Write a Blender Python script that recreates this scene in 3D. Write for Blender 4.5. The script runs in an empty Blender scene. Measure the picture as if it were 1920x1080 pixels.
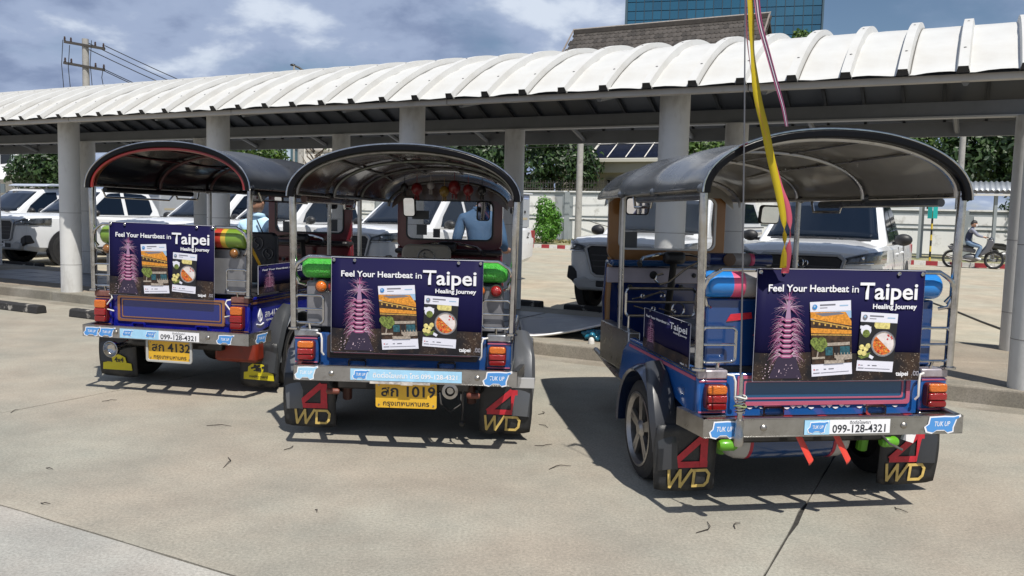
import bpy, bmesh, math, random
from math import sin, cos, pi, radians, sqrt, atan2
from mathutils import Vector, Matrix
random.seed(7)
S = bpy.context.scene
COL = S.collection

# ---------------------------------------------------------------- camera, sky, sun, exposure
PITCH, ROLL, FPX, CAMH = 0.0868, 0.0248, 1594.0, 1.42
cd = bpy.data.cameras.new("camera"); cam = bpy.data.objects.new("camera", cd); COL.objects.link(cam)
cd.sensor_width = 36.0; cd.lens = 36.0 * FPX / 1920.0; cd.clip_start = 0.05; cd.clip_end = 3000.0
_f = Vector((0, cos(PITCH), -sin(PITCH))); _u = Vector((0, sin(PITCH), cos(PITCH))); _r = Vector((1, 0, 0))
_rt = cos(ROLL) * _r + sin(ROLL) * _u; _up = -sin(ROLL) * _r + cos(ROLL) * _u
_m = Matrix((_rt, _up, -_f)).transposed().to_4x4(); _m.translation = Vector((0, 0, CAMH)); cam.matrix_world = _m
S.camera = cam

SUN_EL, SUN_AZ = radians(60), atan2(0.40, -0.92)      # azimuth measured from +Y towards +X
w = bpy.data.worlds.new("World"); S.world = w; w.use_nodes = True
nt = w.node_tree; N = nt.nodes; L = nt.links
for n in list(N): N.remove(n)
out = N.new("ShaderNodeOutputWorld"); bg = N.new("ShaderNodeBackground"); bg.inputs[1].default_value = 0.068
sky = N.new("ShaderNodeTexSky"); sky.sky_type = 'NISHITA'; sky.sun_disc = False
sky.sun_elevation = SUN_EL; sky.sun_rotation = SUN_AZ; sky.air_density = 1.0; sky.dust_density = 0.15; sky.ozone_density = 3.0
tc = N.new("ShaderNodeTexCoord"); sep = N.new("ShaderNodeSeparateXYZ"); L.new(tc.outputs['Generated'], sep.inputs[0])
def math_(op, a, b=None, clamp=False):
    n = N.new("ShaderNodeMath"); n.operation = op; n.use_clamp = clamp
    for i, v in enumerate((a, b)):
        if v is None: continue
        if isinstance(v, (int, float)): n.inputs[i].default_value = v
        else: L.new(v, n.inputs[i])
    return n.outputs[0]
den = math_('ADD', math_('MAXIMUM', sep.outputs[2], 0.0), 0.34)
cx = math_('DIVIDE', sep.outputs[0], den); cy = math_('DIVIDE', sep.outputs[1], den)
cmb = N.new("ShaderNodeCombineXYZ"); L.new(cx, cmb.inputs[0]); L.new(cy, cmb.inputs[1])
def noise(scale, detail, rough, off, dist=0.0):
    mp = N.new("ShaderNodeMapping"); mp.inputs['Location'].default_value = off; L.new(cmb.outputs[0], mp.inputs[0])
    n = N.new("ShaderNodeTexNoise"); n.inputs['Scale'].default_value = scale; n.inputs['Detail'].default_value = detail
    n.inputs['Roughness'].default_value = rough; n.inputs['Distortion'].default_value = dist
    L.new(mp.outputs[0], n.inputs['Vector']); return n.outputs['Fac']
def ramp(fac, pts):
    r = N.new("ShaderNodeValToRGB"); r.color_ramp.interpolation = 'EASE'
    el = r.color_ramp.elements
    while len(el) < len(pts): el.new(0.5)
    for e, (p, c) in zip(el, pts): e.position = p; e.color = (*c, 1) if len(c) == 3 else c
    L.new(fac, r.inputs[0]); return r.outputs[0]
n1 = noise(1.7, 8, 0.55, (3.1, 1.7, 0), 0.1); n2 = noise(3.4, 7, 0.55, (7.4, 2.2, 0), 0.1)
n1b = math_('SUBTRACT', n1, math_('MULTIPLY', math_('SUBTRACT', sep.outputs[0], 0.12), 0.13))     # clouds thin out towards +X
cover = ramp(n1b, [(0.33, (0, 0, 0)), (0.56, (1, 1, 1))])
shade = ramp(n2, [(0.36, (3.1, 4.0, 6.2)), (0.52, (4.9, 6.0, 8.4)), (0.66, (9.2, 10.2, 11.8))])
mx = N.new("ShaderNodeMix"); mx.data_type = 'RGBA'
L.new(cover, mx.inputs[0]); L.new(sky.outputs[0], mx.inputs[6]); L.new(shade, mx.inputs[7])
L.new(mx.outputs[2], bg.inputs[0]); L.new(bg.outputs[0], out.inputs[0])

sd = bpy.data.lights.new("sun", 'SUN'); sd.energy = 5.0; sd.angle = radians(0.53); sd.color = (1.0, 0.955, 0.88)
sun = bpy.data.objects.new("sun", sd); COL.objects.link(sun)
_s = Vector((sin(SUN_AZ) * cos(SUN_EL), cos(SUN_AZ) * cos(SUN_EL), sin(SUN_EL)))
sun.rotation_euler = _s.to_track_quat('Z', 'Y').to_euler(); sun.location = (0, 0, 30)
S.view_settings.view_transform = 'Standard'; S.view_settings.look = 'None'
S.view_settings.exposure = 0.12; S.view_settings.gamma = 1.0; S.view_settings.use_curve_mapping = False
S.render.engine = 'CYCLES'

# ---------------------------------------------------------------- materials
def hx(h):
    c = [int(h[i:i + 2], 16) / 255 for i in (0, 2, 4)]
    return tuple(x / 12.92 if x <= 0.04045 else ((x + 0.055) / 1.055) ** 2.4 for x in c)
MATS = {}
def mat(name, col, rough=0.5, metal=0.0, var=0.0, vscale=8.0, bump=0.0, bscale=60.0, coat=0.0, dirt=None, alpha=1.0,
        trans=0.0, streak=0.0, spec=0.5):
    """Principled material with noise-driven colour variation, relief and grime."""
    if name in MATS: return MATS[name]
    m = bpy.data.materials.new(name); m.use_nodes = True; MATS[name] = m
    n = m.node_tree.nodes; l = m.node_tree.links; b = n['Principled BSDF']
    b.inputs['Base Color'].default_value = (*col, 1); b.inputs['Roughness'].default_value = rough
    b.inputs['Metallic'].default_value = metal; b.inputs['Coat Weight'].default_value = coat
    b.inputs['Coat Roughness'].default_value = 0.08; b.inputs['Specular IOR Level'].default_value = spec
    b.inputs['Alpha'].default_value = alpha; b.inputs['Transmission Weight'].default_value = trans
    t = n.new('ShaderNodeTexCoord')
    src = t.outputs['Object']
    cur = None
    if var > 0:
        nz = n.new('ShaderNodeTexNoise'); nz.inputs['Scale'].default_value = vscale; nz.inputs['Detail'].default_value = 6
        nz.inputs['Roughness'].default_value = 0.6; l.new(src, nz.inputs['Vector'])
        r = n.new('ShaderNodeValToRGB'); e = r.color_ramp.elements
        e[0].position = 0.3; e[1].position = 0.7
        e[0].color = (*[max(0, c * (1 - var)) for c in col], 1); e[1].color = (*[min(1, c * (1 + var)) for c in col], 1)
        l.new(nz.outputs['Fac'], r.inputs[0]); cur = r.outputs[0]
        rr = n.new('ShaderNodeMapRange'); rr.inputs['To Min'].default_value = max(0.02, rough - 0.12); rr.inputs['To Max'].default_value = min(1, rough + 0.12)
        l.new(nz.outputs['Fac'], rr.inputs['Value']); l.new(rr.outputs[0], b.inputs['Roughness'])
    if dirt is not None:
        dcol, dscale, lo, hi = dirt
        nz = n.new('ShaderNodeTexNoise'); nz.inputs['Scale'].default_value = dscale; nz.inputs['Detail'].default_value = 8
        nz.inputs['Roughness'].default_value = 0.65
        if streak:
            mp = n.new('ShaderNodeMapping'); mp.inputs['Scale'].default_value = (1, 1, streak); l.new(src, mp.inputs[0]); l.new(mp.outputs[0], nz.inputs['Vector'])
        else: l.new(src, nz.inputs['Vector'])
        r = n.new('ShaderNodeValToRGB'); e = r.color_ramp.elements; e[0].position = lo; e[1].position = hi
        e[0].color = (0, 0, 0, 1); e[1].color = (1, 1, 1, 1); l.new(nz.outputs['Fac'], r.inputs[0])
        k = n.new('ShaderNodeMix'); k.data_type = 'RGBA'; l.new(r.outputs[0], k.inputs[0])
        if cur is None: k.inputs[6].default_value = (*col, 1)
        else: l.new(cur, k.inputs[6])
        k.inputs[7].default_value = (*dcol, 1); cur = k.outputs[2]
    if cur is not None: l.new(cur, b.inputs['Base Color'])
    if bump > 0:
        nz = n.new('ShaderNodeTexNoise'); nz.inputs['Scale'].default_value = bscale; nz.inputs['Detail'].default_value = 5
        l.new(src, nz.inputs['Vector']); bp = n.new('ShaderNodeBump'); bp.inputs['Strength'].default_value = bump
        bp.inputs['Distance'].default_value = 0.02; l.new(nz.outputs['Fac'], bp.inputs['Height']); l.new(bp.outputs[0], b.inputs['Normal'])
    return m

def glass(name, col, alpha=0.25, rough=0.02):
    m = mat(name, col, rough, alpha=alpha); return m

def translucent(name, col, back, rough=0.3, fac=0.4, **kw):
    m = mat(name, col, rough, **kw); n = m.node_tree.nodes; l = m.node_tree.links
    t = n.new('ShaderNodeBsdfTranslucent'); t.inputs[0].default_value = (*back, 1)
    x = n.new('ShaderNodeMixShader'); x.inputs[0].default_value = fac
    o = n['Material Output']; l.new(n['Principled BSDF'].outputs[0], x.inputs[1]); l.new(t.outputs[0], x.inputs[2]); l.new(x.outputs[0], o.inputs[0])
    return m

# ---------------------------------------------------------------- mesh helpers
class G:
    def __init__(s): s.v = []; s.f = []; s.m = []
    def add(s, vs, fs, m=0):
        o = len(s.v); s.v += [tuple(v) for v in vs]; s.f += [tuple(i + o for i in f) for f in fs]; s.m += [m] * len(fs); return s
    def boxb(s, x0, x1, y0, y1, z0, z1, m=0):
        vs = [(x, y, z) for z in (z0, z1) for y in (y0, y1) for x in (x0, x1)]
        return s.add(vs, [(0, 2, 3, 1), (4, 5, 7, 6), (0, 1, 5, 4), (2, 6, 7, 3), (0, 4, 6, 2), (1, 3, 7, 5)], m)
    def box(s, c, d, rot=(0, 0, 0), m=0):
        R = Matrix.Rotation(rot[2], 3, 'Z') @ Matrix.Rotation(rot[1], 3, 'Y') @ Matrix.Rotation(rot[0], 3, 'X')
        vs = [Vector(c) + R @ Vector((x * d[0] / 2, y * d[1] / 2, z * d[2] / 2)) for z in (-1, 1) for y in (-1, 1) for x in (-1, 1)]
        return s.add(vs, [(0, 2, 3, 1), (4, 5, 7, 6), (0, 1, 5, 4), (2, 6, 7, 3), (0, 4, 6, 2), (1, 3, 7, 5)], m)
    def tube(s, pts, r, n=8, closed=False, m=0, flat=None):
        P = [Vector(p) for p in pts]; k = len(P); rs = r if isinstance(r, (list, tuple)) else [r] * k
        T = []
        for i in range(k):
            a = P[i - 1] if (i > 0 or closed) else P[i]; b = P[(i + 1) % k] if (i < k - 1 or closed) else P[i]
            T.append((b - a).normalized())
        ref = Vector((0, 0, 1)) if abs(T[0].z) < 0.9 else Vector((1, 0, 0))
        nx = T[0].cross(ref).normalized(); vs = []
        for i in range(k):
            nx = (nx - T[i] * nx.dot(T[i]))
            nx = nx.normalized() if nx.length > 1e-6 else T[i].orthogonal().normalized()
            ny = T[i].cross(nx)
            for j in range(n):
                a = 2 * pi * j / n; vs.append(P[i] + rs[i] * (cos(a) * nx + sin(a) * ny * (flat or 1)))
        fs = []
        for i in range(k if closed else k - 1):
            i2 = (i + 1) % k
            for j in range(n): fs.append((i * n + j, i * n + (j + 1) % n, i2 * n + (j + 1) % n, i2 * n + j))
        if not closed: fs += [tuple(range(n - 1, -1, -1)), tuple((k - 1) * n + j for j in range(n))]
        return s.add(vs, fs, m)
    def cyl(s, a, b, r, n=16, r2=None, m=0): return s.tube([a, b], [r, r if r2 is None else r2], n, m=m)
    def lathe(s, o, axis, prof, n=20, m=0, closed=False):
        ax = Vector(axis).normalized(); x = ax.orthogonal().normalized(); y = ax.cross(x); o = Vector(o); vs = []
        for r, h in prof:
            for j in range(n):
                a = 2 * pi * j / n; vs.append(o + ax * h + r * (cos(a) * x + sin(a) * y))
        k = len(prof); fs = [(i * n + j, i * n + (j + 1) % n, (i + 1) * n + (j + 1) % n, (i + 1) * n + j) for i in range(k - 1) for j in range(n)]
        if closed: fs += [((k - 1) * n + j, (k - 1) * n + (j + 1) % n, (j + 1) % n, j) for j in range(n)]
        else: fs += [tuple(range(n - 1, -1, -1)), tuple((k - 1) * n + j for j in range(n))]
        return s.add(vs, fs, m)
    def prism(s, poly, plane, lo, hi, m=0):
        f = {'xz': lambda a, b, t: (a, t, b), 'yz': lambda a, b, t: (t, a, b), 'xy': lambda a, b, t: (a, b, t)}[plane]
        n = len(poly); vs = [f(a, b, lo) for a, b in poly] + [f(a, b, hi) for a, b in poly]
        fs = [tuple(range(n - 1, -1, -1)), tuple(range(n, 2 * n))] + [(i, (i + 1) % n, n + (i + 1) % n, n + i) for i in range(n)]
        return s.add(vs, fs, m)
    def ring(s, outer, inner, plane, lo, hi, m=0):
        f = {'xz': lambda a, b, t: (a, t, b), 'yz': lambda a, b, t: (t, a, b), 'xy': lambda a, b, t: (a, b, t)}[plane]
        n = len(outer); vs = [f(a, b, t) for t in (lo, hi) for lp in (outer, inner) for a, b in lp]; fs = []
        for i in range(n):
            j = (i + 1) % n
            fs += [(i, j, n + j, n + i), (2 * n + j, 2 * n + i, 3 * n + i, 3 * n + j), (j, i, 2 * n + i, 2 * n + j), (n + i, n + j, 3 * n + j, 3 * n + i)]
        return s.add(vs, fs, m)
    def sph(s, c, r, nu=12, nv=8, m=0):
        r = r if isinstance(r, (tuple, list)) else (r, r, r); vs = []; fs = []
        for i in range(nv + 1):
            for j in range(nu):
                th = pi * i / nv; ph = 2 * pi * j / nu
                vs.append((c[0] + r[0] * sin(th) * cos(ph), c[1] + r[1] * sin(th) * sin(ph), c[2] + r[2] * cos(th)))
        for i in range(nv):
            for j in range(nu): fs.append((i * nu + j, (i + 1) * nu + j, (i + 1) * nu + (j + 1) % nu, i * nu + (j + 1) % nu))
        return s.add(vs, fs, m)
    def grid(s, fn, nu, nv, m=0):
        vs = [fn(i / nu, j / nv) for i in range(nu + 1) for j in range(nv + 1)]
        fs = [(i * (nv + 1) + j, (i + 1) * (nv + 1) + j, (i + 1) * (nv + 1) + j + 1, i * (nv + 1) + j + 1) for i in range(nu) for j in range(nv)]
        return s.add(vs, fs, m)
    def mesh(s, name, mats, smooth=35):
        me = bpy.data.meshes.new(name); me.from_pydata(s.v, [], s.f)
        for x in (mats if isinstance(mats, (list, tuple)) else [mats]): me.materials.append(x)
        me.polygons.foreach_set('material_index', s.m)
        bm = bmesh.new(); bm.from_mesh(me); bmesh.ops.remove_doubles(bm, verts=bm.verts, dist=1e-5)
        bmesh.ops.recalc_face_normals(bm, faces=bm.faces); bm.to_mesh(me); bm.free()
        if smooth:
            me.shade_smooth(); me.set_sharp_from_angle(angle=radians(smooth))
        me.update(); return me
    def done(s, name, mats, parent=None, smooth=35, bevel=0, label=None, loc=None, rotz=0, solid=0):
        o = bpy.data.objects.new(name, s.mesh(name, mats, smooth)); COL.objects.link(o)
        if parent: o.parent = parent
        if loc: o.location = loc
        if rotz: o.rotation_euler = (0, 0, rotz)
        if solid:
            md = o.modifiers.new('thick', 'SOLIDIFY'); md.thickness = solid; md.offset = 0
        if bevel:
            md = o.modifiers.new('edge', 'BEVEL'); md.width = bevel; md.segments = 2; md.limit_method = 'ANGLE'; md.angle_limit = radians(40)
        if label: o['label'] = label
        return o

def tag(o, label, cat, group=None):
    o['label'] = label; o['category'] = cat
    if group: o['group'] = group
    return o
def struct(o, kind='structure'): o['kind'] = kind; return o
def thing(name, label, cat, loc=(0, 0, 0), rotz=0, group=None):
    o = bpy.data.objects.new(name, None); COL.objects.link(o); o.empty_display_size = 0.2
    o.location = loc; o.rotation_euler = (0, 0, rotz); return tag(o, label, cat, group)
def kids(o): return [c for c in bpy.data.objects if c.parent is o]
def inst(src, parent=None, loc=None, rot=None, scale=None, name=None):
    o = src.copy(); COL.objects.link(o); o.parent = parent
    if loc is not None: o.location = loc
    if rot is not None: o.rotation_euler = rot
    if scale is not None: o.scale = scale
    return o
def dup_tree(src, parent=None):
    o = inst(src, parent)
    for c in list(src.children): dup_tree(c, o)
    return o
def text(name, body, size, m, parent, loc, rot=(pi / 2, 0, 0), align='CENTER', bold=0.0, wid=1.0, shear=0.0, ext=0.0, sp=1.0, fit=None):
    c = bpy.data.curves.new(name, 'FONT'); c.body = body; c.size = size; c.align_x = align; c.align_y = 'BOTTOM_BASELINE'
    c.offset = bold; c.shear = shear; c.extrude = ext; c.resolution_u = 3; c.space_character = sp
    t = bpy.data.objects.new(name, c); COL.objects.link(t)
    bpy.context.view_layer.update()
    me = bpy.data.meshes.new_from_object(t.evaluated_get(bpy.context.evaluated_depsgraph_get())); me.name = name
    bpy.data.objects.remove(t); bpy.data.curves.remove(c)
    me.materials.clear(); me.materials.append(m)
    if fit:
        xs_ = [v.co.x for v in me.vertices]; wid = fit / (max(xs_) - min(xs_))
    o = bpy.data.objects.new(name, me); COL.objects.link(o); o.parent = parent; o.location = loc; o.rotation_euler = rot; o.scale = (wid, 1, 1)
    return o
def rrect(x0, x1, z0, z1, r, k=5):
    P = []
    for cx_, cz_, a0 in ((x1 - r, z0 + r, -pi / 2), (x1 - r, z1 - r, 0), (x0 + r, z1 - r, pi / 2), (x0 + r, z0 + r, pi)):
        for i in range(k + 1):
            a = a0 + pi / 2 * i / k; P.append((cx_ + r * cos(a), cz_ + r * sin(a)))
    return P

# shared materials
chrome = mat('chrome_steel', (0.50, 0.49, 0.475), 0.12, 1.0, var=0.22, vscale=26)
steel = mat('brushed_steel', (0.42, 0.41, 0.395), 0.30, 1.0, var=0.14, vscale=14, dirt=((0.13, 0.10, 0.07), 9, 0.58, 0.80))
darksteel = mat('worn_steel', (0.22, 0.21, 0.20), 0.45, 0.9, var=0.3, vscale=20)
rubber = mat('tyre_rubber', (0.018, 0.018, 0.019), 0.75, var=0.3, vscale=40, bump=0.3, bscale=120)
blackp = mat('black_plastic', (0.012, 0.012, 0.013), 0.38, var=0.25, vscale=12)
under = mat('oily_metal', (0.018, 0.017, 0.016), 0.6, 0.3, var=0.5, vscale=9)
white = mat('white_vinyl', (0.78, 0.79, 0.80), 0.45)
bolt_m = mat('bolt_steel', (0.35, 0.33, 0.30), 0.4, 1.0)
amber = mat('amber_lens', (0.58, 0.135, 0.010), 0.16, coat=0.6, bump=0.35, bscale=140)
redl = mat('red_lens', (0.27, 0.008, 0.008), 0.16, coat=0.6, bump=0.35, bscale=140)

# ---------------------------------------------------------------- site frame: x along the walkway, y across it
TH = 0.4917; P0 = Vector((-6.44, 12.38, 0))
U = Vector((cos(TH), -sin(TH), 0)); V = Vector((sin(TH), cos(TH), 0))
def site(a, b, z=0.0): return P0 + U * a + V * b + Vector((0, 0, z))
def at_site(o, a, b, z=0, rz=0): o.location = site(a, b, z); o.rotation_euler = (0, 0, -TH + rz); return o

# ---------------------------------------------------------------- ground
def concrete(name, base, dark, light, seed):
    m = bpy.data.materials.new(name); m.use_nodes = True; n = m.node_tree.nodes; l = m.node_tree.links; b = n['Principled BSDF']
    tcn = n.new('ShaderNodeNewGeometry'); src = tcn.outputs['Position']
    def nz(sc, det, ro, scl=(1, 1, 1), rot=0.0, off=0.0):
        mp = n.new('ShaderNodeMapping'); mp.inputs['Scale'].default_value = scl; mp.inputs['Rotation'].default_value = (0, 0, rot)
        mp.inputs['Location'].default_value = (seed + off, seed * 2, 0)
        l.new(src, mp.inputs[0]); t = n.new('ShaderNodeTexNoise'); t.inputs['Scale'].default_value = sc; t.inputs['Detail'].default_value = det
        t.inputs['Roughness'].default_value = ro; l.new(mp.outputs[0], t.inputs['Vector']); return t.outputs['Fac']
    def rp(f, a, c, ca, cb):
        r = n.new('ShaderNodeValToRGB'); e = r.color_ramp.elements; e[0].position = a; e[1].position = c
        e[0].color = (*ca, 1); e[1].color = (*cb, 1); l.new(f, r.inputs[0]); return r.outputs[0]
    def mixc(f, a, c, k=None, mode='MIX'):
        x = n.new('ShaderNodeMix'); x.data_type = 'RGBA'; x.blend_type = mode
        if isinstance(f, (int, float)): x.inputs[0].default_value = f
        else: l.new(f, x.inputs[0])
        l.new(a, x.inputs[6])
        if hasattr(c, 'name'): l.new(c, x.inputs[7])
        else: x.inputs[7].default_value = (*c, 1)
        return x.outputs[2]
    big = rp(nz(0.35, 6, 0.6), 0.30, 0.70, dark, base)
    c = mixc(rp(nz(1.3, 9, 0.66), 0.48, 0.74, (0, 0, 0), (0.75, 0.75, 0.75)), big, light)
    # long trowel / tyre streaks
    c = mixc(rp(nz(1.0, 7, 0.6, (0.5, 7.0, 1), -0.35, 9), 0.56, 0.80, (0, 0, 0), (0.30, 0.30, 0.30)), c, [x * 0.78 for x in base])
    c = mixc(rp(nz(0.9, 5, 0.55, (0.25, 5.0, 1), -0.85, 31), 0.66, 0.74, (0, 0, 0), (0.5, 0.5, 0.5)), c, [min(1, x * 1.22) for x in light])
    # oil and water stains, spots
    c = mixc(rp(nz(0.8, 5, 0.7, off=51), 0.58, 0.78, (0, 0, 0), (0.50, 0.50, 0.50)), c, [x * 0.60 for x in base])
    c = mixc(rp(nz(2.6, 6, 0.72, off=91), 0.56, 0.74, (0, 0, 0), (0.34, 0.34, 0.34)), c, [x * 0.66 for x in base])
    c = mixc(rp(nz(9.0, 3, 0.6, off=4), 0.70, 0.76, (0, 0, 0), (0.30, 0.30, 0.30)), c, [x * 0.5 for x in base])
    if seed in (0.0, 17.0):
        vm = n.new('ShaderNodeVectorMath'); vm.operation = 'DOT_PRODUCT'; l.new(src, vm.inputs[0]); vm.inputs[1].default_value = tuple(V)
        jd = n.new('ShaderNodeMath'); jd.operation = 'ADD'; l.new(vm.outputs['Value'], jd.inputs[0]); jd.inputs[1].default_value = 5.60 - P0.dot(V)
        ab = n.new('ShaderNodeMath'); ab.operation = 'ABSOLUTE'; l.new(jd.outputs[0], ab.inputs[0])
        wv = n.new('ShaderNodeMath'); wv.operation = 'MULTIPLY_ADD'; l.new(nz(3.0, 6, .65, off=77), wv.inputs[0]); wv.inputs[1].default_value = .22; l.new(ab.outputs[0], wv.inputs[2])
        kb = n.new('ShaderNodeMath'); kb.operation = 'MULTIPLY_ADD'; l.new(nz(.7, 5, .6, off=23), kb.inputs[0]); kb.inputs[1].default_value = 3.2; l.new(jd.outputs[0], kb.inputs[2])
        kr = n.new('ShaderNodeMapRange'); kr.inputs['From Min'].default_value = 2.4; kr.inputs['From Max'].default_value = 6.2; kr.inputs['To Max'].default_value = .85; l.new(kb.outputs[0], kr.inputs['Value'])
        c = mixc(kr.outputs[0], c, (0.285, 0.258, 0.200))     # tan dust washed towards the kerb
        c = mixc(rp(wv.outputs[0], .12, .20, (.85, .85, .85), (0, 0, 0)), c, [min(1, x * 1.35) for x in light])
        for (ax, ay, dx, dy, wd, ln) in ((-1.06, 4.55, .60, .80, .035, .95), (1.55, 3.62, .97, .24, .018, .22), (2.55, 3.92, .97, .2, .016, .30)):   # scuffs left by tyres and dragged things
            d1 = n.new('ShaderNodeVectorMath'); d1.operation = 'DOT_PRODUCT'; l.new(src, d1.inputs[0]); d1.inputs[1].default_value = (-dy, dx, 0)
            m1 = n.new('ShaderNodeMath'); m1.operation = 'SUBTRACT'; l.new(d1.outputs['Value'], m1.inputs[0]); m1.inputs[1].default_value = -dy * ax + dx * ay
            d2 = n.new('ShaderNodeVectorMath'); d2.operation = 'DOT_PRODUCT'; l.new(src, d2.inputs[0]); d2.inputs[1].default_value = (dx, dy, 0)
            m2 = n.new('ShaderNodeMath'); m2.operation = 'SUBTRACT'; l.new(d2.outputs['Value'], m2.inputs[0]); m2.inputs[1].default_value = dx * ax + dy * ay
            e1 = n.new('ShaderNodeMath'); e1.operation = 'ABSOLUTE'; l.new(m1.outputs[0], e1.inputs[0]); e2 = n.new('ShaderNodeMath'); e2.operation = 'ABSOLUTE'; l.new(m2.outputs[0], e2.inputs[0])
            q1 = n.new('ShaderNodeMath'); q1.operation = 'DIVIDE'; l.new(e1.outputs[0], q1.inputs[0]); q1.inputs[1].default_value = wd
            q2 = n.new('ShaderNodeMath'); q2.operation = 'DIVIDE'; l.new(e2.outputs[0], q2.inputs[0]); q2.inputs[1].default_value = ln
            mxn = n.new('ShaderNodeMath'); mxn.operation = 'MAXIMUM'; l.new(q1.outputs[0], mxn.inputs[0]); l.new(q2.outputs[0], mxn.inputs[1])
            ad = n.new('ShaderNodeMath'); ad.operation = 'MULTIPLY_ADD'; l.new(nz(7.0, 5, .7, off=13), ad.inputs[0]); ad.inputs[1].default_value = 2.2; l.new(mxn.outputs[0], ad.inputs[2])
            c = mixc(rp(ad.outputs[0], 1.35, 2.1, (.42, .42, .42), (0, 0, 0)), c, [min(1, x * 1.22) for x in light])
    # warm and cool casts, dark pits and crumbs
    c = mixc(1.0, c, rp(nz(0.55, 5, .6, off=141), .36, .64, (1.06, .99, .955), (.955, 1.0, 1.01)), mode='MULTIPLY')
    c = mixc(1.0, c, rp(nz(1.7, 7, .68, off=171), .34, .66, (.84, .84, .84), (1.13, 1.13, 1.12)), mode='MULTIPLY')
    c = mixc(rp(nz(38.0, 3, .6, off=3), .685, .74, (0, 0, 0), (.5, .5, .5)), c, [x * 0.42 for x in base])
    # aggregate grain
    g = rp(nz(70.0, 4, 0.75), 0.30, 0.72, (0.66, 0.66, 0.66), (1.22, 1.22, 1.22)); c = mixc(1.0, c, g, mode='MULTIPLY')
    g2 = rp(nz(260.0, 2, 0.8), 0.30, 0.70, (0.80, 0.80, 0.80), (1.14, 1.14, 1.14)); c = mixc(1.0, c, g2, mode='MULTIPLY')
    l.new(c, b.inputs['Base Color']); b.inputs['Roughness'].default_value = 0.88
    bp = n.new('ShaderNodeBump'); bp.inputs['Strength'].default_value = 0.5; bp.inputs['Distance'].default_value = 0.004
    l.new(nz(150, 5, 0.7), bp.inputs['Height']); l.new(bp.outputs[0], b.inputs['Normal']); return m
conc = concrete('parking_concrete', (0.212, 0.199, 0.165), (0.138, 0.131, 0.111), (0.280, 0.263, 0.221), 0.0)
conc3 = concrete('slab_pale_concrete', (0.245, 0.228, 0.205), (0.185, 0.172, 0.155), (0.31, 0.29, 0.262), 17.0)
conc2 = concrete('road_concrete', (0.42, 0.382, 0.295), (0.36, 0.325, 0.25), (0.47, 0.43, 0.345), 5.0)
kerbm = concrete('kerb_concrete', (0.31, 0.29, 0.24), (0.17, 0.16, 0.13), (0.39, 0.37, 0.33), 11.0)
walkm = concrete('walkway_paving', (0.30, 0.26, 0.205), (0.26, 0.225, 0.175), (0.34, 0.295, 0.235), 3.0)
jointm = mat('joint_filler', (0.030, 0.028, 0.025), 0.9, var=0.5, vscale=30)

g = G().boxb(-900, 900, -300, 1500, -0.5, -0.025); ground = struct(g.done('ground', conc2, smooth=0))
def sheet(name, a0, a1, b0, b1, z, m):
    o = G().boxb(a0, a1, b0, b1, z - 0.02, z).done(name, m, smooth=0); at_site(o, 0, 0, 0); return o
lot = bpy.data.objects.new('parking_lot', None); COL.objects.link(lot); struct(lot); at_site(lot, 0, 0, 0)
fill = G().boxb(-40, 40, -24, 0.0, -0.03, -0.009).done('joint_filler', jointm, lot, smooth=0)
edges_a = [0.82 + 5.03 * k for k in range(-7, 8)]; edges_b = [-18.0, -11.6, -5.57, -0.445]
rng = random.Random(3)
def slab_mesh(a0, a1, b0, b1, gap):
    """a cast slab with slightly chipped arrises"""
    per = []
    for (p, q, ax) in (((a0, b0), (a1, b0), 1), ((a1, b0), (a1, b1), 0), ((a1, b1), (a0, b1), 1), ((a0, b1), (a0, b0), 0)):
        k = 26
        for i in range(k):
            t = i / k; x = p[0] + (q[0] - p[0]) * t; y = p[1] + (q[1] - p[1]) * t
            j = 0 if i == 0 else rng.uniform(-.003, .004) + (rng.random() < .08) * .010
            cxm, cym = (a0 + a1) / 2, (b0 + b1) / 2
            if ax == 1: y += (gap + j) * (1 if y < cym else -1)
            else: x += (gap + j) * (1 if x < cxm else -1)
            if i == 0: x += gap * (1 if x < cxm else -1)
            per.append((x, y))
    return G().prism(per, 'xy', -0.03, 0.0)
for i in range(len(edges_a) - 1):
    for j in range(3):
        if edges_a[i + 1] < -14 and j < 2: continue
        if j == 0 and not (0 < edges_a[i] < 18): continue
        slab_mesh(edges_a[i], edges_a[i + 1], edges_b[j], edges_b[j + 1], 0.0045).done('slab', conc if j == 2 else conc3, lot, smooth=0)
gut = G().boxb(-40, 40, -0.435, -0.165, -0.03, -0.004).done('gutter_strip', kerbm, lot, smooth=0)
road = struct(sheet('road', -60, 60, 2.9, 24.9, 0.0, conc2))
verge = struct(sheet('verge', -60, 60, 25.1, 60, 0.10, mat('dry_verge', (0.30, 0.27, 0.16), 0.9, var=0.3, vscale=3, dirt=((0.09, 0.12, 0.03), 2.5, 0.5, 0.6))))

# raised walkway slab with kerb stones
wk = bpy.data.objects.new('walkway', None); COL.objects.link(wk); struct(wk); at_site(wk, 0, 0, 0)
G().boxb(-30, 12.9, 0.10, 2.62, -0.02, 0.126).done('paving', walkm, wk, smooth=0)
k = 0; a = -30.0
while a < 19.8:
    ln = 1.86
    h = 0.13 + rng.uniform(-.003, .003)
    G().boxb(a + .006, a + ln - .006, -0.168 + rng.uniform(-.004, .004), 0.10, -0.02, h).done('kerb_stone', kerbm, wk, smooth=0, bevel=0.016)
    if a < 12: G().boxb(a + .006, a + ln - .006, 2.62, 2.73, -0.02, h).done('kerb_stone', kerbm, wk, smooth=0, bevel=0.016)
    a += ln
G().boxb(12.9, 20, 0.10, 2.9, -0.02, 0.126).done('paving', walkm, wk, smooth=0)
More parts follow.
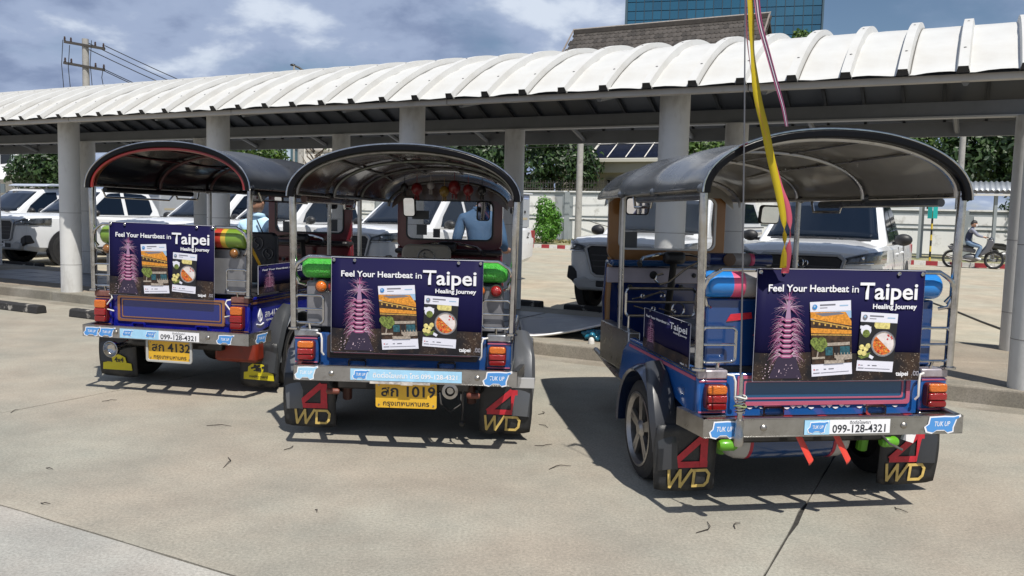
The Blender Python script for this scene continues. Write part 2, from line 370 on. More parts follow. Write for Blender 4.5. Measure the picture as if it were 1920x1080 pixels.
# pale floor tiles bands inside the walkway
tilem = mat('grey_floor_tile', (0.20, 0.20, 0.21), 0.45, var=0.15, vscale=3)
tg = G().boxb(-0.445, 0.445, -0.235, 0.235, 0, 0.006).mesh('tile', tilem, 0)
for i in range(-4, 11):
    for j in range(3):
        o = bpy.data.objects.new('floor_tile', tg); COL.objects.link(o); o.parent = wk; o.location = (i * 0.93 - .3, 0.72 + j * 0.50 + .2, 0.1265)

# wheel stops
def wheel_stop(a, b, ln, label, dark=True):
    m = mat('black_painted_concrete', (0.022, 0.021, 0.021), 0.8, dirt=((0.30, 0.28, 0.25), 5.5, 0.60, 0.66), bump=0.4, bscale=30)
    prof = [(-.075, 0), (-.065, .085), (-.045, .105), (.045, .105), (.065, .085), (.075, 0)]
    gg = G(); n = 12
    for (lo, hi) in ((-ln / 2, ln / 2),):
        gg.prism(prof, 'yz', lo, hi)
    o = gg.done('wheel_stop', m, smooth=0, bevel=0.012); at_site(o, a, b, 0); return tag(o, label, 'wheel stop', 'wheel stops')
wheel_stop(0.30, -1.18, 1.62, 'black chipped wheel stop left of the blue and red tuk tuk, before the kerb')
wheel_stop(2.45, -1.10, 1.62, 'dark worn wheel stop in front of the lone white pillar, partly behind a tuk tuk')
wheel_stop(7.05, -0.95, 1.62, 'pale wheel stop by the grey rear fender of the green roll tuk tuk')
wheel_stop(9.75, -0.95, 1.62, 'concrete wheel stop by the step of the light blue tuk tuk')
wheel_stop(5.10, 3.75, 1.45, 'dark wheel stop across the walkway, next to the empty truck bay')
wheel_stop(7.05, 3.62, 1.55, 'dark wheel stop in front of the truck with the white fibreglass canopy')
wheel_stop(-6.9, 3.5, 1.55, 'dark wheel stop under the nose of the truck beside the lit pillar')
wheel_stop(9.9, 3.4, 1.55, 'dark wheel stop below the truck that faces straight at the camera')

# ---------------------------------------------------------------- covered walkway
PX = lambda: None
pav = thing('covered_walkway', 'long covered walkway with white ribbed barrel roof on round white pillars', 'walkway', site(0, 0, 0), -TH)
pav.location = site(0, 0, 0)
roofw = mat('roof_white_metal', (0.53, 0.53, 0.515), 0.6, var=0.04, vscale=2.0, dirt=((0.45, 0.435, 0.40), 0.9, 0.48, 0.72), bump=0.06, bscale=9)
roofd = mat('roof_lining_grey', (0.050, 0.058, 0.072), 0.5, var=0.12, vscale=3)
pillm = mat('pillar_paint', (0.60, 0.60, 0.585), 0.55, var=0.05, vscale=3, dirt=((0.33, 0.31, 0.28), 2.9, 0.53, 0.74), bump=0.06, bscale=25, streak=.35)
beamm = mat('beam_grey_paint', (0.17, 0.18, 0.19), 0.5, var=0.1, vscale=4)
fasm = mat('fascia_paint', (0.46, 0.445, 0.42), 0.5, var=0.08, vscale=2, dirt=((0.35, 0.31, 0.26), 3, 0.55, 0.75))
BC, BH, ZE, RISE = 1.2, 1.82, 2.555, 0.655
def arc(b):
    t = (b - BC) / BH; return ZE + RISE * (1 - t * t)
PITCHR = 0.410; A_END = 12.22; NB = 62; A0 = A_END - NB * PITCHR
def panel(seed):
    r = random.Random(seed); gg = G(); nb = 26; na = 5; vs = []; fs = []
    for j in range(nb + 1):
        b = BC - BH + 2 * BH * j / nb
        for i in range(na + 1):
            x = PITCHR * i / na
            dz = 0.005 * sin(pi * i / na) * (0.6 + 0.4 * sin(j * .9 + seed))
            wob = r.uniform(-.002, .002) + (0.007 * sin(2.1 * seed + i) if j in (0,) else 0)
            step = -0.009 if (j % 5 == 0 and 0 < j < nb) else 0
            vs.append((x, b - (r.uniform(0, .012) if j == 0 else 0), arc(b) + dz + wob + step))
    for j in range(nb):
        for i in range(na): fs.append((j * (na + 1) + i, j * (na + 1) + i + 1, (j + 1) * (na + 1) + i + 1, (j + 1) * (na + 1) + i))
    gg.add(vs, fs, 0); return gg.mesh('roof_panel', roofw, 50)
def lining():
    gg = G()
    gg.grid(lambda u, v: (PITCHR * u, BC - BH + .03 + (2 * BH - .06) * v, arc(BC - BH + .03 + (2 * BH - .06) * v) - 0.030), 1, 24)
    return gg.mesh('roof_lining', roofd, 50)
pm = [panel(s) for s in range(6)]; lm = lining()
# trapezoid rib standing over each joint, open at the eave like the folded sheet
rg = G(); nb = 30
prof = [(-.046, -.004), (-.034, .058), (.034, .058), (.046, -.004)]
vs = []; fs = []
for j in range(nb + 1):
    b = BC - BH - .012 + (2 * BH + .024) * j / nb; sl = -2 * RISE * (b - BC) / BH ** 2; ln = sqrt(1 + sl * sl)
    for x, h in prof: vs.append((x, b - h * sl / ln, arc(b) + h / ln))
for j in range(nb):
    for i in range(3): fs.append((j * 4 + i, j * 4 + i + 1, j * 4 + 5 + i, j * 4 + 4 + i))
rg.add(vs, fs); ribm = rg.mesh('roof_rib', roofw, 30)
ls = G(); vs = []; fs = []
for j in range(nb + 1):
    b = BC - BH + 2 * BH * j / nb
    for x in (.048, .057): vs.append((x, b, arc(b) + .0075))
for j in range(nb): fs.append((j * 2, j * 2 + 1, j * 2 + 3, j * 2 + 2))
ls.add(vs, fs); lapm = ls.mesh('lap_shadow', mat('lap_shadow_dark', (.10, .095, .085), .8), 30)  # dark strip painted in for the shadow gap where the sheets overlap
scr = mat('screw_dark', (0.05, 0.05, 0.05), 0.5)
scms = []
for bb in (-0.36, 0.36, 1.2):
    sg = G()
    sl = -2 * RISE * (bb - BC) / BH ** 2
    sg.lathe((0, bb - .052 * sl / sqrt(1 + sl * sl), arc(bb) + .052 / sqrt(1 + sl * sl)), (0, -sl, 1), [(.012, 0), (.012, .006), (.004, .010)], 8)
    scms.append(sg.mesh('screw', scr, 0))
cap = G()
cap.add([(-.048, BC - BH - .010, ZE - .004), (-.032, BC - BH - .035, ZE + .044), (.032, BC - BH - .035, ZE + .044), (.048, BC - BH - .010, ZE - .004)], [(0, 1, 2, 3)])
capm = cap.mesh('rib_mouth', mat('rib_mouth_shadow', (0.05, 0.048, 0.045), 0.9), 0)  # dark face over the open rib end, colour standing for the shade inside
rft = G(); vs = []; fs = []
for j in range(13):
    b = BC - BH + .1 + (2 * BH - .2) * j / 12
    for x, h in ((-.016, -.036), (.016, -.036), (.016, -.075), (-.016, -.075)): vs.append((x, b, arc(b) + h))
for j in range(12):
    for i in range(4): fs.append((j * 4 + i, j * 4 + (i + 1) % 4, j * 4 + 4 + (i + 1) % 4, j * 4 + 4 + i))
rft.add(vs, fs); rfm = rft.mesh('rafter', mat('rafter_dark', (0.022, 0.025, 0.030), 0.6), 30)
def link(me, name, parent, loc):
    o = bpy.data.objects.new(name, me); COL.objects.link(o); o.parent = parent; o.location = loc; return o
for k in range(NB):
    a = A0 + k * PITCHR
    link(pm[(k * 5 + k // 3) % 6], 'roof_panel', pav, (a, 0, 0)); link(lm, 'roof_lining', pav, (a, 0, 0))
    if k % 1 == 0: link(rfm, 'rafter', pav, (a + .2, 0, 0))
for k in range(NB + 1):
    a = A0 + k * PITCHR
    r = link(ribm, 'roof_rib', pav, (a, 0, 0)); [link(q, 'screw', r, (0, 0, 0)) for q in scms]; link(capm, 'rib_mouth', r, (0, 0, 0))
    if k % 2: link(lapm, 'lap_shadow', r, (0, 0, 0))
# pillars
seamm = mat('pillar_seam', (.22, .21, .20), .7)
def pillar(a, b, z1, r):
    gg = G().lathe((0, 0, 0), (0, 0, 1), [(r, 0), (r, z1)], 40)
    o = gg.done('pillar', pillm, pav, smooth=30, loc=(a, b, 0.126))
    for zz in (.40, 1.15): G().lathe((0, 0, zz), (0, 0, 1), [(r + .0012, 0), (r + .0012, .006)], 40).done('seam', seamm, o, smooth=30)
    return o
for kk in range(-4, 5):
    pillar(3.0 * kk, 0.0, 2.62 if kk else 2.60, 0.142)
    p = pillar(3.0 * kk, 2.414, 2.43, 0.136)
# fascia, beams, brackets
for i in range(-5, 5):
    a0, a1 = i * 3.0 - 2.2, i * 3.0 + .8
    a1 = min(a1, A_END - .02)
    if a1 - a0 < .3: continue
    gap = 0.0
    G().boxb(a0 + .004, a1 - .004, -0.545, -0.510, 2.502, 2.566).boxb(a0 + .004, a1 - .004, -0.510, -0.46, 2.502, 2.512).done('fascia', fasm, pav, smooth=0, bevel=.006)
    G().boxb(a0 + .004, a1 - .004, 2.87, 2.91, 2.40, 2.560).done('fascia', beamm, pav, smooth=0)
for b, z0, z1 in ((0.15, 2.74, 2.90), (2.414, 2.556, 2.72)):
    G().boxb(A0, A_END - .03, b - .05, b + .05, z0, z1).boxb(A0, A_END - .03, b - .075, b + .075, z0 - .006, z0 + .012, m=1).done('beam', [beamm, mat('beam_flange', (0.42, 0.43, 0.43), 0.5)], pav, smooth=0)
for b in (-0.3, 0.75, 1.65, 2.75):
    G().boxb(A0, A_END - .03, b - .025, b + .025, arc(b) - .135, arc(b) - .087).done('purlin', beamm, pav, smooth=0)
kk = A0 + .5
while kk < A_END:
    G().tube([(kk, 2.45, 2.60), (kk + .02, 2.88, 2.45)], .032, 6).done('bracket', beamm, pav, smooth=0)
    G().tube([(kk + .1, 0.12, 2.62), (kk + .12, -0.47, 2.50)], .028, 6).done('bracket', beamm, pav, smooth=0)
    kk += 1.5

# ---------------------------------------------------------------- printed advertising banner (flat print, layered)
navy = mat('banner_navy', (0.0062, 0.0052, 0.040), 0.65, var=0.06, vscale=3, spec=.12)
bwhite = mat('print_white', (0.80, 0.80, 0.82), 0.4)
bpink = mat('print_pink', (0.34, 0.085, 0.20), 0.4); blil = mat('print_lilac', (0.34, 0.20, 0.32), 0.4); bpale = mat('print_pale_pink', (0.66, 0.50, 0.58), 0.4)
def night_mat():
    m = bpy.data.materials.new('print_night_city'); m.use_nodes = True; n = m.node_tree.nodes; l = m.node_tree.links; b = n['Principled BSDF']
    t = n.new('ShaderNodeTexCoord'); mp = n.new('ShaderNodeMapping'); mp.inputs['Scale'].default_value = (1, 1, 2.2); l.new(t.outputs['Object'], mp.inputs[0])
    v = n.new('ShaderNodeTexVoronoi'); v.inputs['Scale'].default_value = 70; l.new(mp.outputs[0], v.inputs['Vector'])
    r = n.new('ShaderNodeValToRGB'); e = r.color_ramp.elements; e[0].position = 0.10; e[1].position = 0.26; e[0].color = (1, 1, 1, 1); e[1].color = (0, 0, 0, 1)
    l.new(v.outputs['Distance'], r.inputs[0])
    z = n.new('ShaderNodeTexNoise'); z.inputs['Scale'].default_value = 9; z.inputs['Detail'].default_value = 5; l.new(t.outputs['Object'], z.inputs['Vector'])
    r2 = n.new('ShaderNodeValToRGB'); e = r2.color_ramp.elements; e[0].position = 0.40; e[1].position = 0.68
    e[0].color = (0.004, 0.003, 0.006, 1); e[1].color = (0.042, 0.022, 0.012, 1); l.new(z.outputs['Fac'], r2.inputs[0])
    r3 = n.new('ShaderNodeValToRGB'); e = r3.color_ramp.elements; e[0].position = 0.45; e[1].position = 0.6
    e[0].color = (0.22, 0.11, 0.05, 1); e[1].color = (0.45, 0.38, 0.30, 1); l.new(v.outputs['Color'], r3.inputs[0])
    mm = n.new('ShaderNodeMath'); mm.operation = 'MULTIPLY'; l.new(r.outputs[0], mm.inputs[0])
    r4 = n.new('ShaderNodeValToRGB'); e = r4.color_ramp.elements; e[0].position = 0.42; e[1].position = 0.58; l.new(z.outputs['Fac'], r4.inputs[0]); l.new(r4.outputs[0], mm.inputs[1])
    k = n.new('ShaderNodeMix'); k.data_type = 'RGBA'; l.new(mm.outputs[0], k.inputs[0]); l.new(r2.outputs[0], k.inputs[6]); l.new(r3.outputs[0], k.inputs[7])
    l.new(k.outputs[2], b.inputs['Base Color']); b.inputs['Roughness'].default_value = 0.4; return m
night = night_mat()
BW, BHT = 0.89, 0.56
def bx(u): return (u - .5) * BW
def bz(v): return (v - .5) * BHT
def quadpoly(gg, pts, y, m=0): gg.add([(bx(u), y, bz(v)) for u, v in pts], [tuple(range(len(pts)))], m)
def fill_disc(gg, u, v, r, y, m, n=20, sx=1.0, a0=0.0, a1=2 * pi):
    gg.add([(bx(u) + r * sx * cos(a0 + (a1 - a0) * i / n), y, bz(v) + r * sin(a0 + (a1 - a0) * i / n)) for i in range(n + (0 if a1 - a0 >= 6.28 else 1))], [tuple(range(n + (0 if a1 - a0 >= 6.28 else 1)))], m)
def px2(x, y): return ((x - 25) / 1520.0, 1 - (y - 10) / 940.0)
def build_banner(root, cards=True, seed=1):
    r = random.Random(11)
    G().grid(lambda u, v: (bx(u), 0.002 * sin(u * 9 + seed), bz(v)), 16, 2).done('banner_sheet', navy, root, smooth=60, solid=0.0016)
    Y = -0.0050
    gg = G(); quadpoly(gg, [(0.004, .0055), (.996, .0055), (.996, .252), (.80, .262), (.55, .246), (.33, .262), (.15, .245), (.004, .258)], Y)
    gg.done('printed_skyline', night, root, smooth=0)
    # lettering
    text('lettering', 'Feel Your Heartbeat', .0480, bwhite, root, (bx(.0640), Y - .0008, bz(.803)), align='LEFT', bold=.0010, fit=.420)
    text('lettering', 'in', .0500, bwhite, root, (bx(.602), Y - .0008, bz(.800)), align='RIGHT', bold=.0003, fit=.036)
    text('lettering', 'Taipei', .1180, bwhite, root, (bx(.606), Y - .0008, bz(.742)), align='LEFT', bold=.0020, fit=.312)
    text('lettering', 'Healing Journey', .0340, bwhite, root, (bx(.955), Y - .0008, bz(.655)), align='RIGHT', bold=.0009, fit=.238)
    text('lettering', 'taipei', .0310, bwhite, root, (bx(.852), Y - .0030, bz(.045)), align='LEFT', bold=.0009, wid=1.0)
    gg = G()
    gg.tube([(bx(.948), Y - .003, bz(.035)), (bx(.965), Y - .003, bz(.10))], .0006, 4)
    for q in range(2): gg.ring(rrect(bx(.960 + q * .018), bx(.974 + q * .018), bz(.045), bz(.085), .003, 2), rrect(bx(.963 + q * .018), bx(.971 + q * .018), bz(.052), bz(.078), .002, 2), 'xz', Y - .0032, Y - .0028)
    gg.done('printed_logo', mat('print_grey', (0.35, 0.34, 0.38), .4), root, smooth=0)
    # lit tiered tower with fireworks
    cxp = 312; gg = G()
    for k in range(8):
        y = 432 + 43 * k; w_ = 38 + 3.4 * k
        p = [px2(cxp - w_, y + 4), px2(cxp - w_ * .55, y + 20), px2(cxp + w_ * .55, y + 20), px2(cxp + w_, y + 4), px2(cxp + w_ * .8, y - 9), px2(cxp - w_ * .8, y - 9)]
        quadpoly(gg, p, Y - .0018, 0); quadpoly(gg, [px2(cxp - w_ * .72, y), px2(cxp + w_ * .72, y), px2(cxp + w_ * .5, y + 7), px2(cxp - w_ * .5, y + 7)], Y - .0019, 2)
        for q in (-.5, 0, .5): fill_disc(gg, *px2(cxp + q * w_ * 1.1, y + 2), .0022, Y - .0024, 2, 8)
        quadpoly(gg, [px2(cxp - w_ * .42, y + 20), px2(cxp + w_ * .42, y + 20), px2(cxp + w_ * .5, y + 34), px2(cxp - w_ * .5, y + 34)], Y - .0016, 3)
    quadpoly(gg, [px2(cxp - 7, 270), px2(cxp + 7, 270), px2(cxp + 26, 430), px2(cxp - 26, 430)], Y - .0014, 1)
    quadpoly(gg, [px2(cxp - 4, 205), px2(cxp + 4, 205), px2(cxp + 6, 330), px2(cxp - 6, 330)], Y - .0012, 0)
    quadpoly(gg, [px2(cxp - 75, 745), px2(cxp + 85, 745), px2(cxp + 150, 925), px2(cxp - 150, 925)], Y - .0010, 3)
    for q in range(34): fill_disc(gg, *px2(cxp + r.uniform(-210, 120), r.uniform(800, 925)), r.uniform(.0012, .0032), Y - .0020, 2, 6)
    gg.done('printed_tower', [bpink, blil, bpale, mat('print_dark_violet', (0.030, 0.020, 0.045), .4)], root, smooth=0)
    gg = G()
    def spray(x, y, ang, ln, drop, m, wd):
        pts = []
        for i in range(6):
            t = i / 5; pts.append((x + cos(ang) * ln * t, y - sin(ang) * ln * t + drop * t * t))
        for i in range(5):
            (xa, ya), (xb, yb) = pts[i], pts[i + 1]; dx, dy = xb - xa, yb - ya; d = sqrt(dx * dx + dy * dy) or 1
            wa, wb = wd * (1 - i / 5.5), wd * (1 - (i + 1) / 5.5); nx, ny = -dy / d, dx / d
            quadpoly(gg, [px2(xa + nx * wa, ya + ny * wa), px2(xb + nx * wb, yb + ny * wb), px2(xb - nx * wb, yb - ny * wb), px2(xa - nx * wa, ya - ny * wa)], Y - .0006 - .00002 * (len(gg.f) % 20), m)
    for k in range(8):
        y = 432 + 43 * k; w_ = 46 + 5 * k
        for sd in (-1, 1):
            for q in range(15): spray(cxp + sd * w_ * .5, y, pi / 2 - sd * r.uniform(.55, 1.6), r.uniform(70, 140), r.uniform(40, 125), r.choice((0, 0, 1, 2)), 2.1)
    for q in range(70): spray(cxp, 335, r.uniform(-.3, pi + .3), r.uniform(60, 165), r.uniform(20, 90), r.choice((0, 1, 1, 2)), 1.9)
    for q in range(26): spray(cxp, 262, r.uniform(.2, pi - .2), r.uniform(40, 110), r.uniform(5, 50), r.choice((0, 1)), 2.6)
    gg.done('printed_fireworks', [bpink, blil, bpale], root, smooth=0)
    # two photo cards
    def lerp4(c, u, v):
        a = [c[0][i] + (c[1][i] - c[0][i]) * u for i in (0, 1)]; b = [c[3][i] + (c[2][i] - c[3][i]) * u for i in (0, 1)]
        return px2(a[0] + (b[0] - a[0]) * v, a[1] + (b[1] - a[1]) * v)
    C = dict(orange=mat('print_orange', (0.62, 0.25, 0.028), .4, var=.45, vscale=90), gold=mat('print_gold', (0.50, 0.30, 0.07), .4, var=.5, vscale=120), brown=mat('print_brown', (0.045, 0.024, 0.014), .4, var=.9, vscale=60),
             teal=mat('print_teal', (0.018, 0.085, 0.11), .4, var=.6, vscale=80), green=mat('print_green', (0.13, 0.17, 0.035), .4, var=.85, vscale=110), sky=mat('print_sky', (0.30, 0.45, 0.62), .4),
             stone=mat('print_stone', (0.33, 0.28, 0.23), .4, var=.5, vscale=90), lav=mat('print_card_white', (0.70, 0.70, 0.78), .4), blue=mat('print_blue', (0.03, 0.20, 0.50), .4),
             grey=mat('print_grey2', (0.16, 0.16, 0.19), .4), red=mat('print_red', (0.50, 0.03, 0.03), .4), dark=mat('print_black', (0.012, 0.012, 0.014), .4),
             stew=mat('print_stew', (0.60, 0.13, 0.02), .4, var=0.75, vscale=75), rice=mat('print_rice', (0.66, 0.60, 0.58), .4, var=.15, vscale=30), yellow=mat('print_yellow', (0.62, 0.54, 0.20), .4, var=.4, vscale=70))
    ks = list(C); ms = [C[k] for k in ks]
    def card(kind, hdr, img, ftr, ava):
        gg = G(); n = [0]
        def q(c, uv, col):
            n[0] += 1; quadpoly(gg, [lerp4(c, u, v) for u, v in uv], Y - .0026 - .00012 * n[0], ks.index(col))
        def R4(u0, v0, u1, v1): return [(u0, v0), (u1, v0), (u1, v1), (u0, v1)]
        q(hdr, R4(0, 0, 1, 1), 'lav'); q(ftr, R4(0, 0, 1, 1), 'lav')
        q(hdr, R4(.24, .28, .62, .44), 'grey'); q(hdr, R4(.24, .60, .42, .68), 'grey'); q(hdr, R4(.72, .42, .93, .54), 'sky')
        fill_disc(gg, *lerp4(hdr, .11, .5), .0125, Y - .0060, ks.index(ava), 14)
        fill_disc(gg, *lerp4(hdr, .10, .45), .0060, Y - .0064, ks.index('sky'), 10)
        q(ftr, R4(.05, .40, .08, .52), 'red'); q(ftr, R4(.10, .44, .17, .50), 'grey'); q(ftr, R4(.30, .42, .36, .50), 'grey'); q(ftr, R4(.42, .42, .55, .50), 'grey'); q(ftr, R4(.04, .70, .20, .77), 'grey')
        q(ftr, R4(.22, .72, .92, .76), 'grey'); q(ftr, [(.43, .0), (.5, -.12), (.57, .0)], 'lav')
        if kind == 'temple':
            q(img, R4(0, 0, 1, 1), 'brown'); q(img, R4(0, 0, 1, .14), 'sky'); q(img, [(0, .0), (.86, .02), (1, .20), (1, .29), (.5, .21), (0, .12)], 'orange'); q(img, [(.1, .03), (.7, .02), (.85, .06), (.3, .09)], 'grey')
            q(img, [(0, .30), (1, .38), (1, .45), (0, .40)], 'orange'); q(img, [(0, .135), (1, .32), (1, .345), (0, .16)], 'gold'); q(img, [(0, .42), (1, .465), (1, .485), (0, .44)], 'gold')
            for i in range(7): q(img, R4(.05 + .14 * i, .19 + .02 * i, .09 + .14 * i, .235 + .02 * i), 'gold')
            q(img, R4(.30, .60, .95, .66), 'stone'); q(img, R4(.34, .68, .52, .84), 'teal'); q(img, R4(.70, .68, .95, .84), 'teal'); q(img, R4(.56, .68, .67, .86), 'dark')
            for i, (u, v, s) in enumerate(((.16, .62, .030), (.25, .58, .026), (.08, .57, .024), (.22, .68, .024), (.30, .63, .020))): fill_disc(gg, *lerp4(img, u, v), s, Y - .0070 - .0001 * i, ks.index('green'), 9)
            q(img, [(.15, .70), (.19, .70), (.13, .90), (.10, .90)], 'stone'); q(img, R4(.0, .86, .32, .90), 'stone'); q(img, [(.55, .84), (1, .84), (1, .93), (.62, .95)], 'stone')
            for i in range(6): q(img, R4(.56 + .08 * i, .80, .58 + .08 * i, .90), 'stone')
            q(img, [(.3, .93), (.8, .95), (.8, 1), (.3, 1)], 'stone')
        else:
            q(img, R4(0, 0, 1, 1), 'dark'); q(img, R4(.38, 0, .80, .16), 'yellow')
            fill_disc(gg, *lerp4(img, .16, .22), .028, Y - .0062, ks.index('lav'), 18, 1.0); fill_disc(gg, *lerp4(img, .17, .30), .020, Y - .0064, ks.index('green'), 14)
            q(img, [(.0, .10), (.30, .12), (.28, .20), (0, .18)], 'lav'); q(img, [(.30, .06), (.34, .05), (.50, .25), (.46, .28)], 'dark')
            fill_disc(gg, *lerp4(img, .66, .55), .066, Y - .0066, ks.index('grey'), 26); fill_disc(gg, *lerp4(img, .66, .55), .0605, Y - .0068, ks.index('stone'), 26)
            fill_disc(gg, *lerp4(img, .66, .55), .0555, Y - .0070, ks.index('stew'), 26)
            fill_disc(gg, *lerp4(img, .66, .55), .0555, Y - .0072, ks.index('rice'), 14, 1.0, -.75, 2.39)
            for i in range(22):
                a = r.uniform(2.5, 5.4); d = r.uniform(.008, .048); u, v = lerp4(img, .66, .55)
                fill_disc(gg, u + d * cos(a) / BW, v + d * sin(a) / BHT, r.uniform(.003, .007), Y - .0074 - .0001 * i, ks.index(r.choice(('orange', 'red', 'gold'))), 7)
            for i in range(5): fill_disc(gg, *lerp4(img, .66 + r.uniform(.02, .22), .55 - r.uniform(.12, .26)), .005, Y - .0078, ks.index('red'), 6)
            for i, (u, v) in enumerate(((.08, .66), (.20, .70), (.05, .80), (.16, .82), (.25, .62))): fill_disc(gg, *lerp4(img, u, v), .0135, Y - .0064 - .0001 * i, ks.index('yellow'), 12)
            q(img, [(.0, .90), (.34, .78), (.30, .90), (.10, .97)], 'green'); q(img, [(.32, .84), (.44, .90), (.40, .97), (.30, .92)], 'lav')
        gg.done('photo_card', ms, root, smooth=0)
    if cards: card('temple', [(497, 283), (865, 263), (872, 350), (505, 366)], [(505, 366), (872, 350), (905, 790), (545, 808)], [(540, 808), (905, 785), (915, 890), (550, 912)], 'blue')
    if cards: card('food', [(967, 362), (1308, 378), (1305, 458), (965, 444)], [(965, 444), (1305, 458), (1290, 785), (955, 770)], [(955, 770), (1290, 785), (1285, 878), (950, 862)], 'grey')
    for u in (.018, .155, .838, .982):
        G().lathe((bx(u), -.0042, bz(.972)), (0, -1, 0), [(.0098, 0), (.0105, .002), (.0085, .004), (.0050, .0035), (.0045, .001)], 16).done('grommet', chrome, root)
    G().tube([(bx(.001), 0, bz(0)), (bx(.001), 0, bz(1)), (bx(.999), 0, bz(1)), (bx(.999), 0, bz(0))], .0022, 6, closed=True).done('hem', mat('hem_grey', (.45, .45, .50), .5), root)

# ---------------------------------------------------------------- tuk tuk
def superarch(hw, z0, z1, n=26, e=2.1):
    P = []
    for i in range(n + 1):
        a = pi - pi * i / n; c, s = cos(a), sin(a)
        P.append((hw * math.copysign(abs(c) ** (2 / e), c), z0 + (z1 - z0) * abs(s) ** (2 / e)))
    return P
stick_blue = mat('sticker_blue', (0.075, 0.27, 0.62), 0.3); stick_pale = mat('sticker_pale_blue', (0.34, 0.60, 0.80), 0.3, var=.1, vscale=20)
ink = mat('print_ink', (0.012, 0.014, 0.022), 0.45); yellowp = mat('plate_yellow', (0.72, 0.42, 0.03), 0.35, var=.06, vscale=14, dirt=((.38, .20, .02), 10, .60, .8))
redp = mat('flap_red', (0.50, 0.020, 0.035), 0.45, var=.2, vscale=25); goldp = mat('flap_gold', (0.62, 0.44, 0.13), 0.4, var=.2, vscale=25); flapm = mat('mud_flap_rubber', (0.020, 0.021, 0.023), 0.5, var=.3, vscale=6, bump=.15, bscale=40, dirt=((.085, .078, .066), 5, .52, .78))
SHAPE = [(-.50, -.42), (-.30, -.50), (-.16, -.34), (.10, -.34), (.22, -.50), (.40, -.42), (.40, -.18), (.50, .30), (.62, .40), (.60, .52), (.42, .44), (.10, .46), (-.40, .42), (-.44, .02), (-.56, -.14)]
def tuk_sticker(root, x, y, z, w_, h, pale=False, rz=0.0):
    gg = G(); gg.prism([(a * w_ * 1.08, b * h * 1.10) for a, b in SHAPE], 'xz', -.0012, 0); gg.prism([(a * w_ * .97, b * h * .93) for a, b in SHAPE], 'xz', -.0020, -.0011, m=1)
    o = gg.done('sticker', [bwhite, stick_pale if pale else stick_blue], root, smooth=0, loc=(x, y, z), rotz=rz)
    t = text('lettering', 'TUK UP', h * .40, bwhite, o, (.0, -.0026, -h * .10), bold=.0003, shear=.2, wid=.72); return o

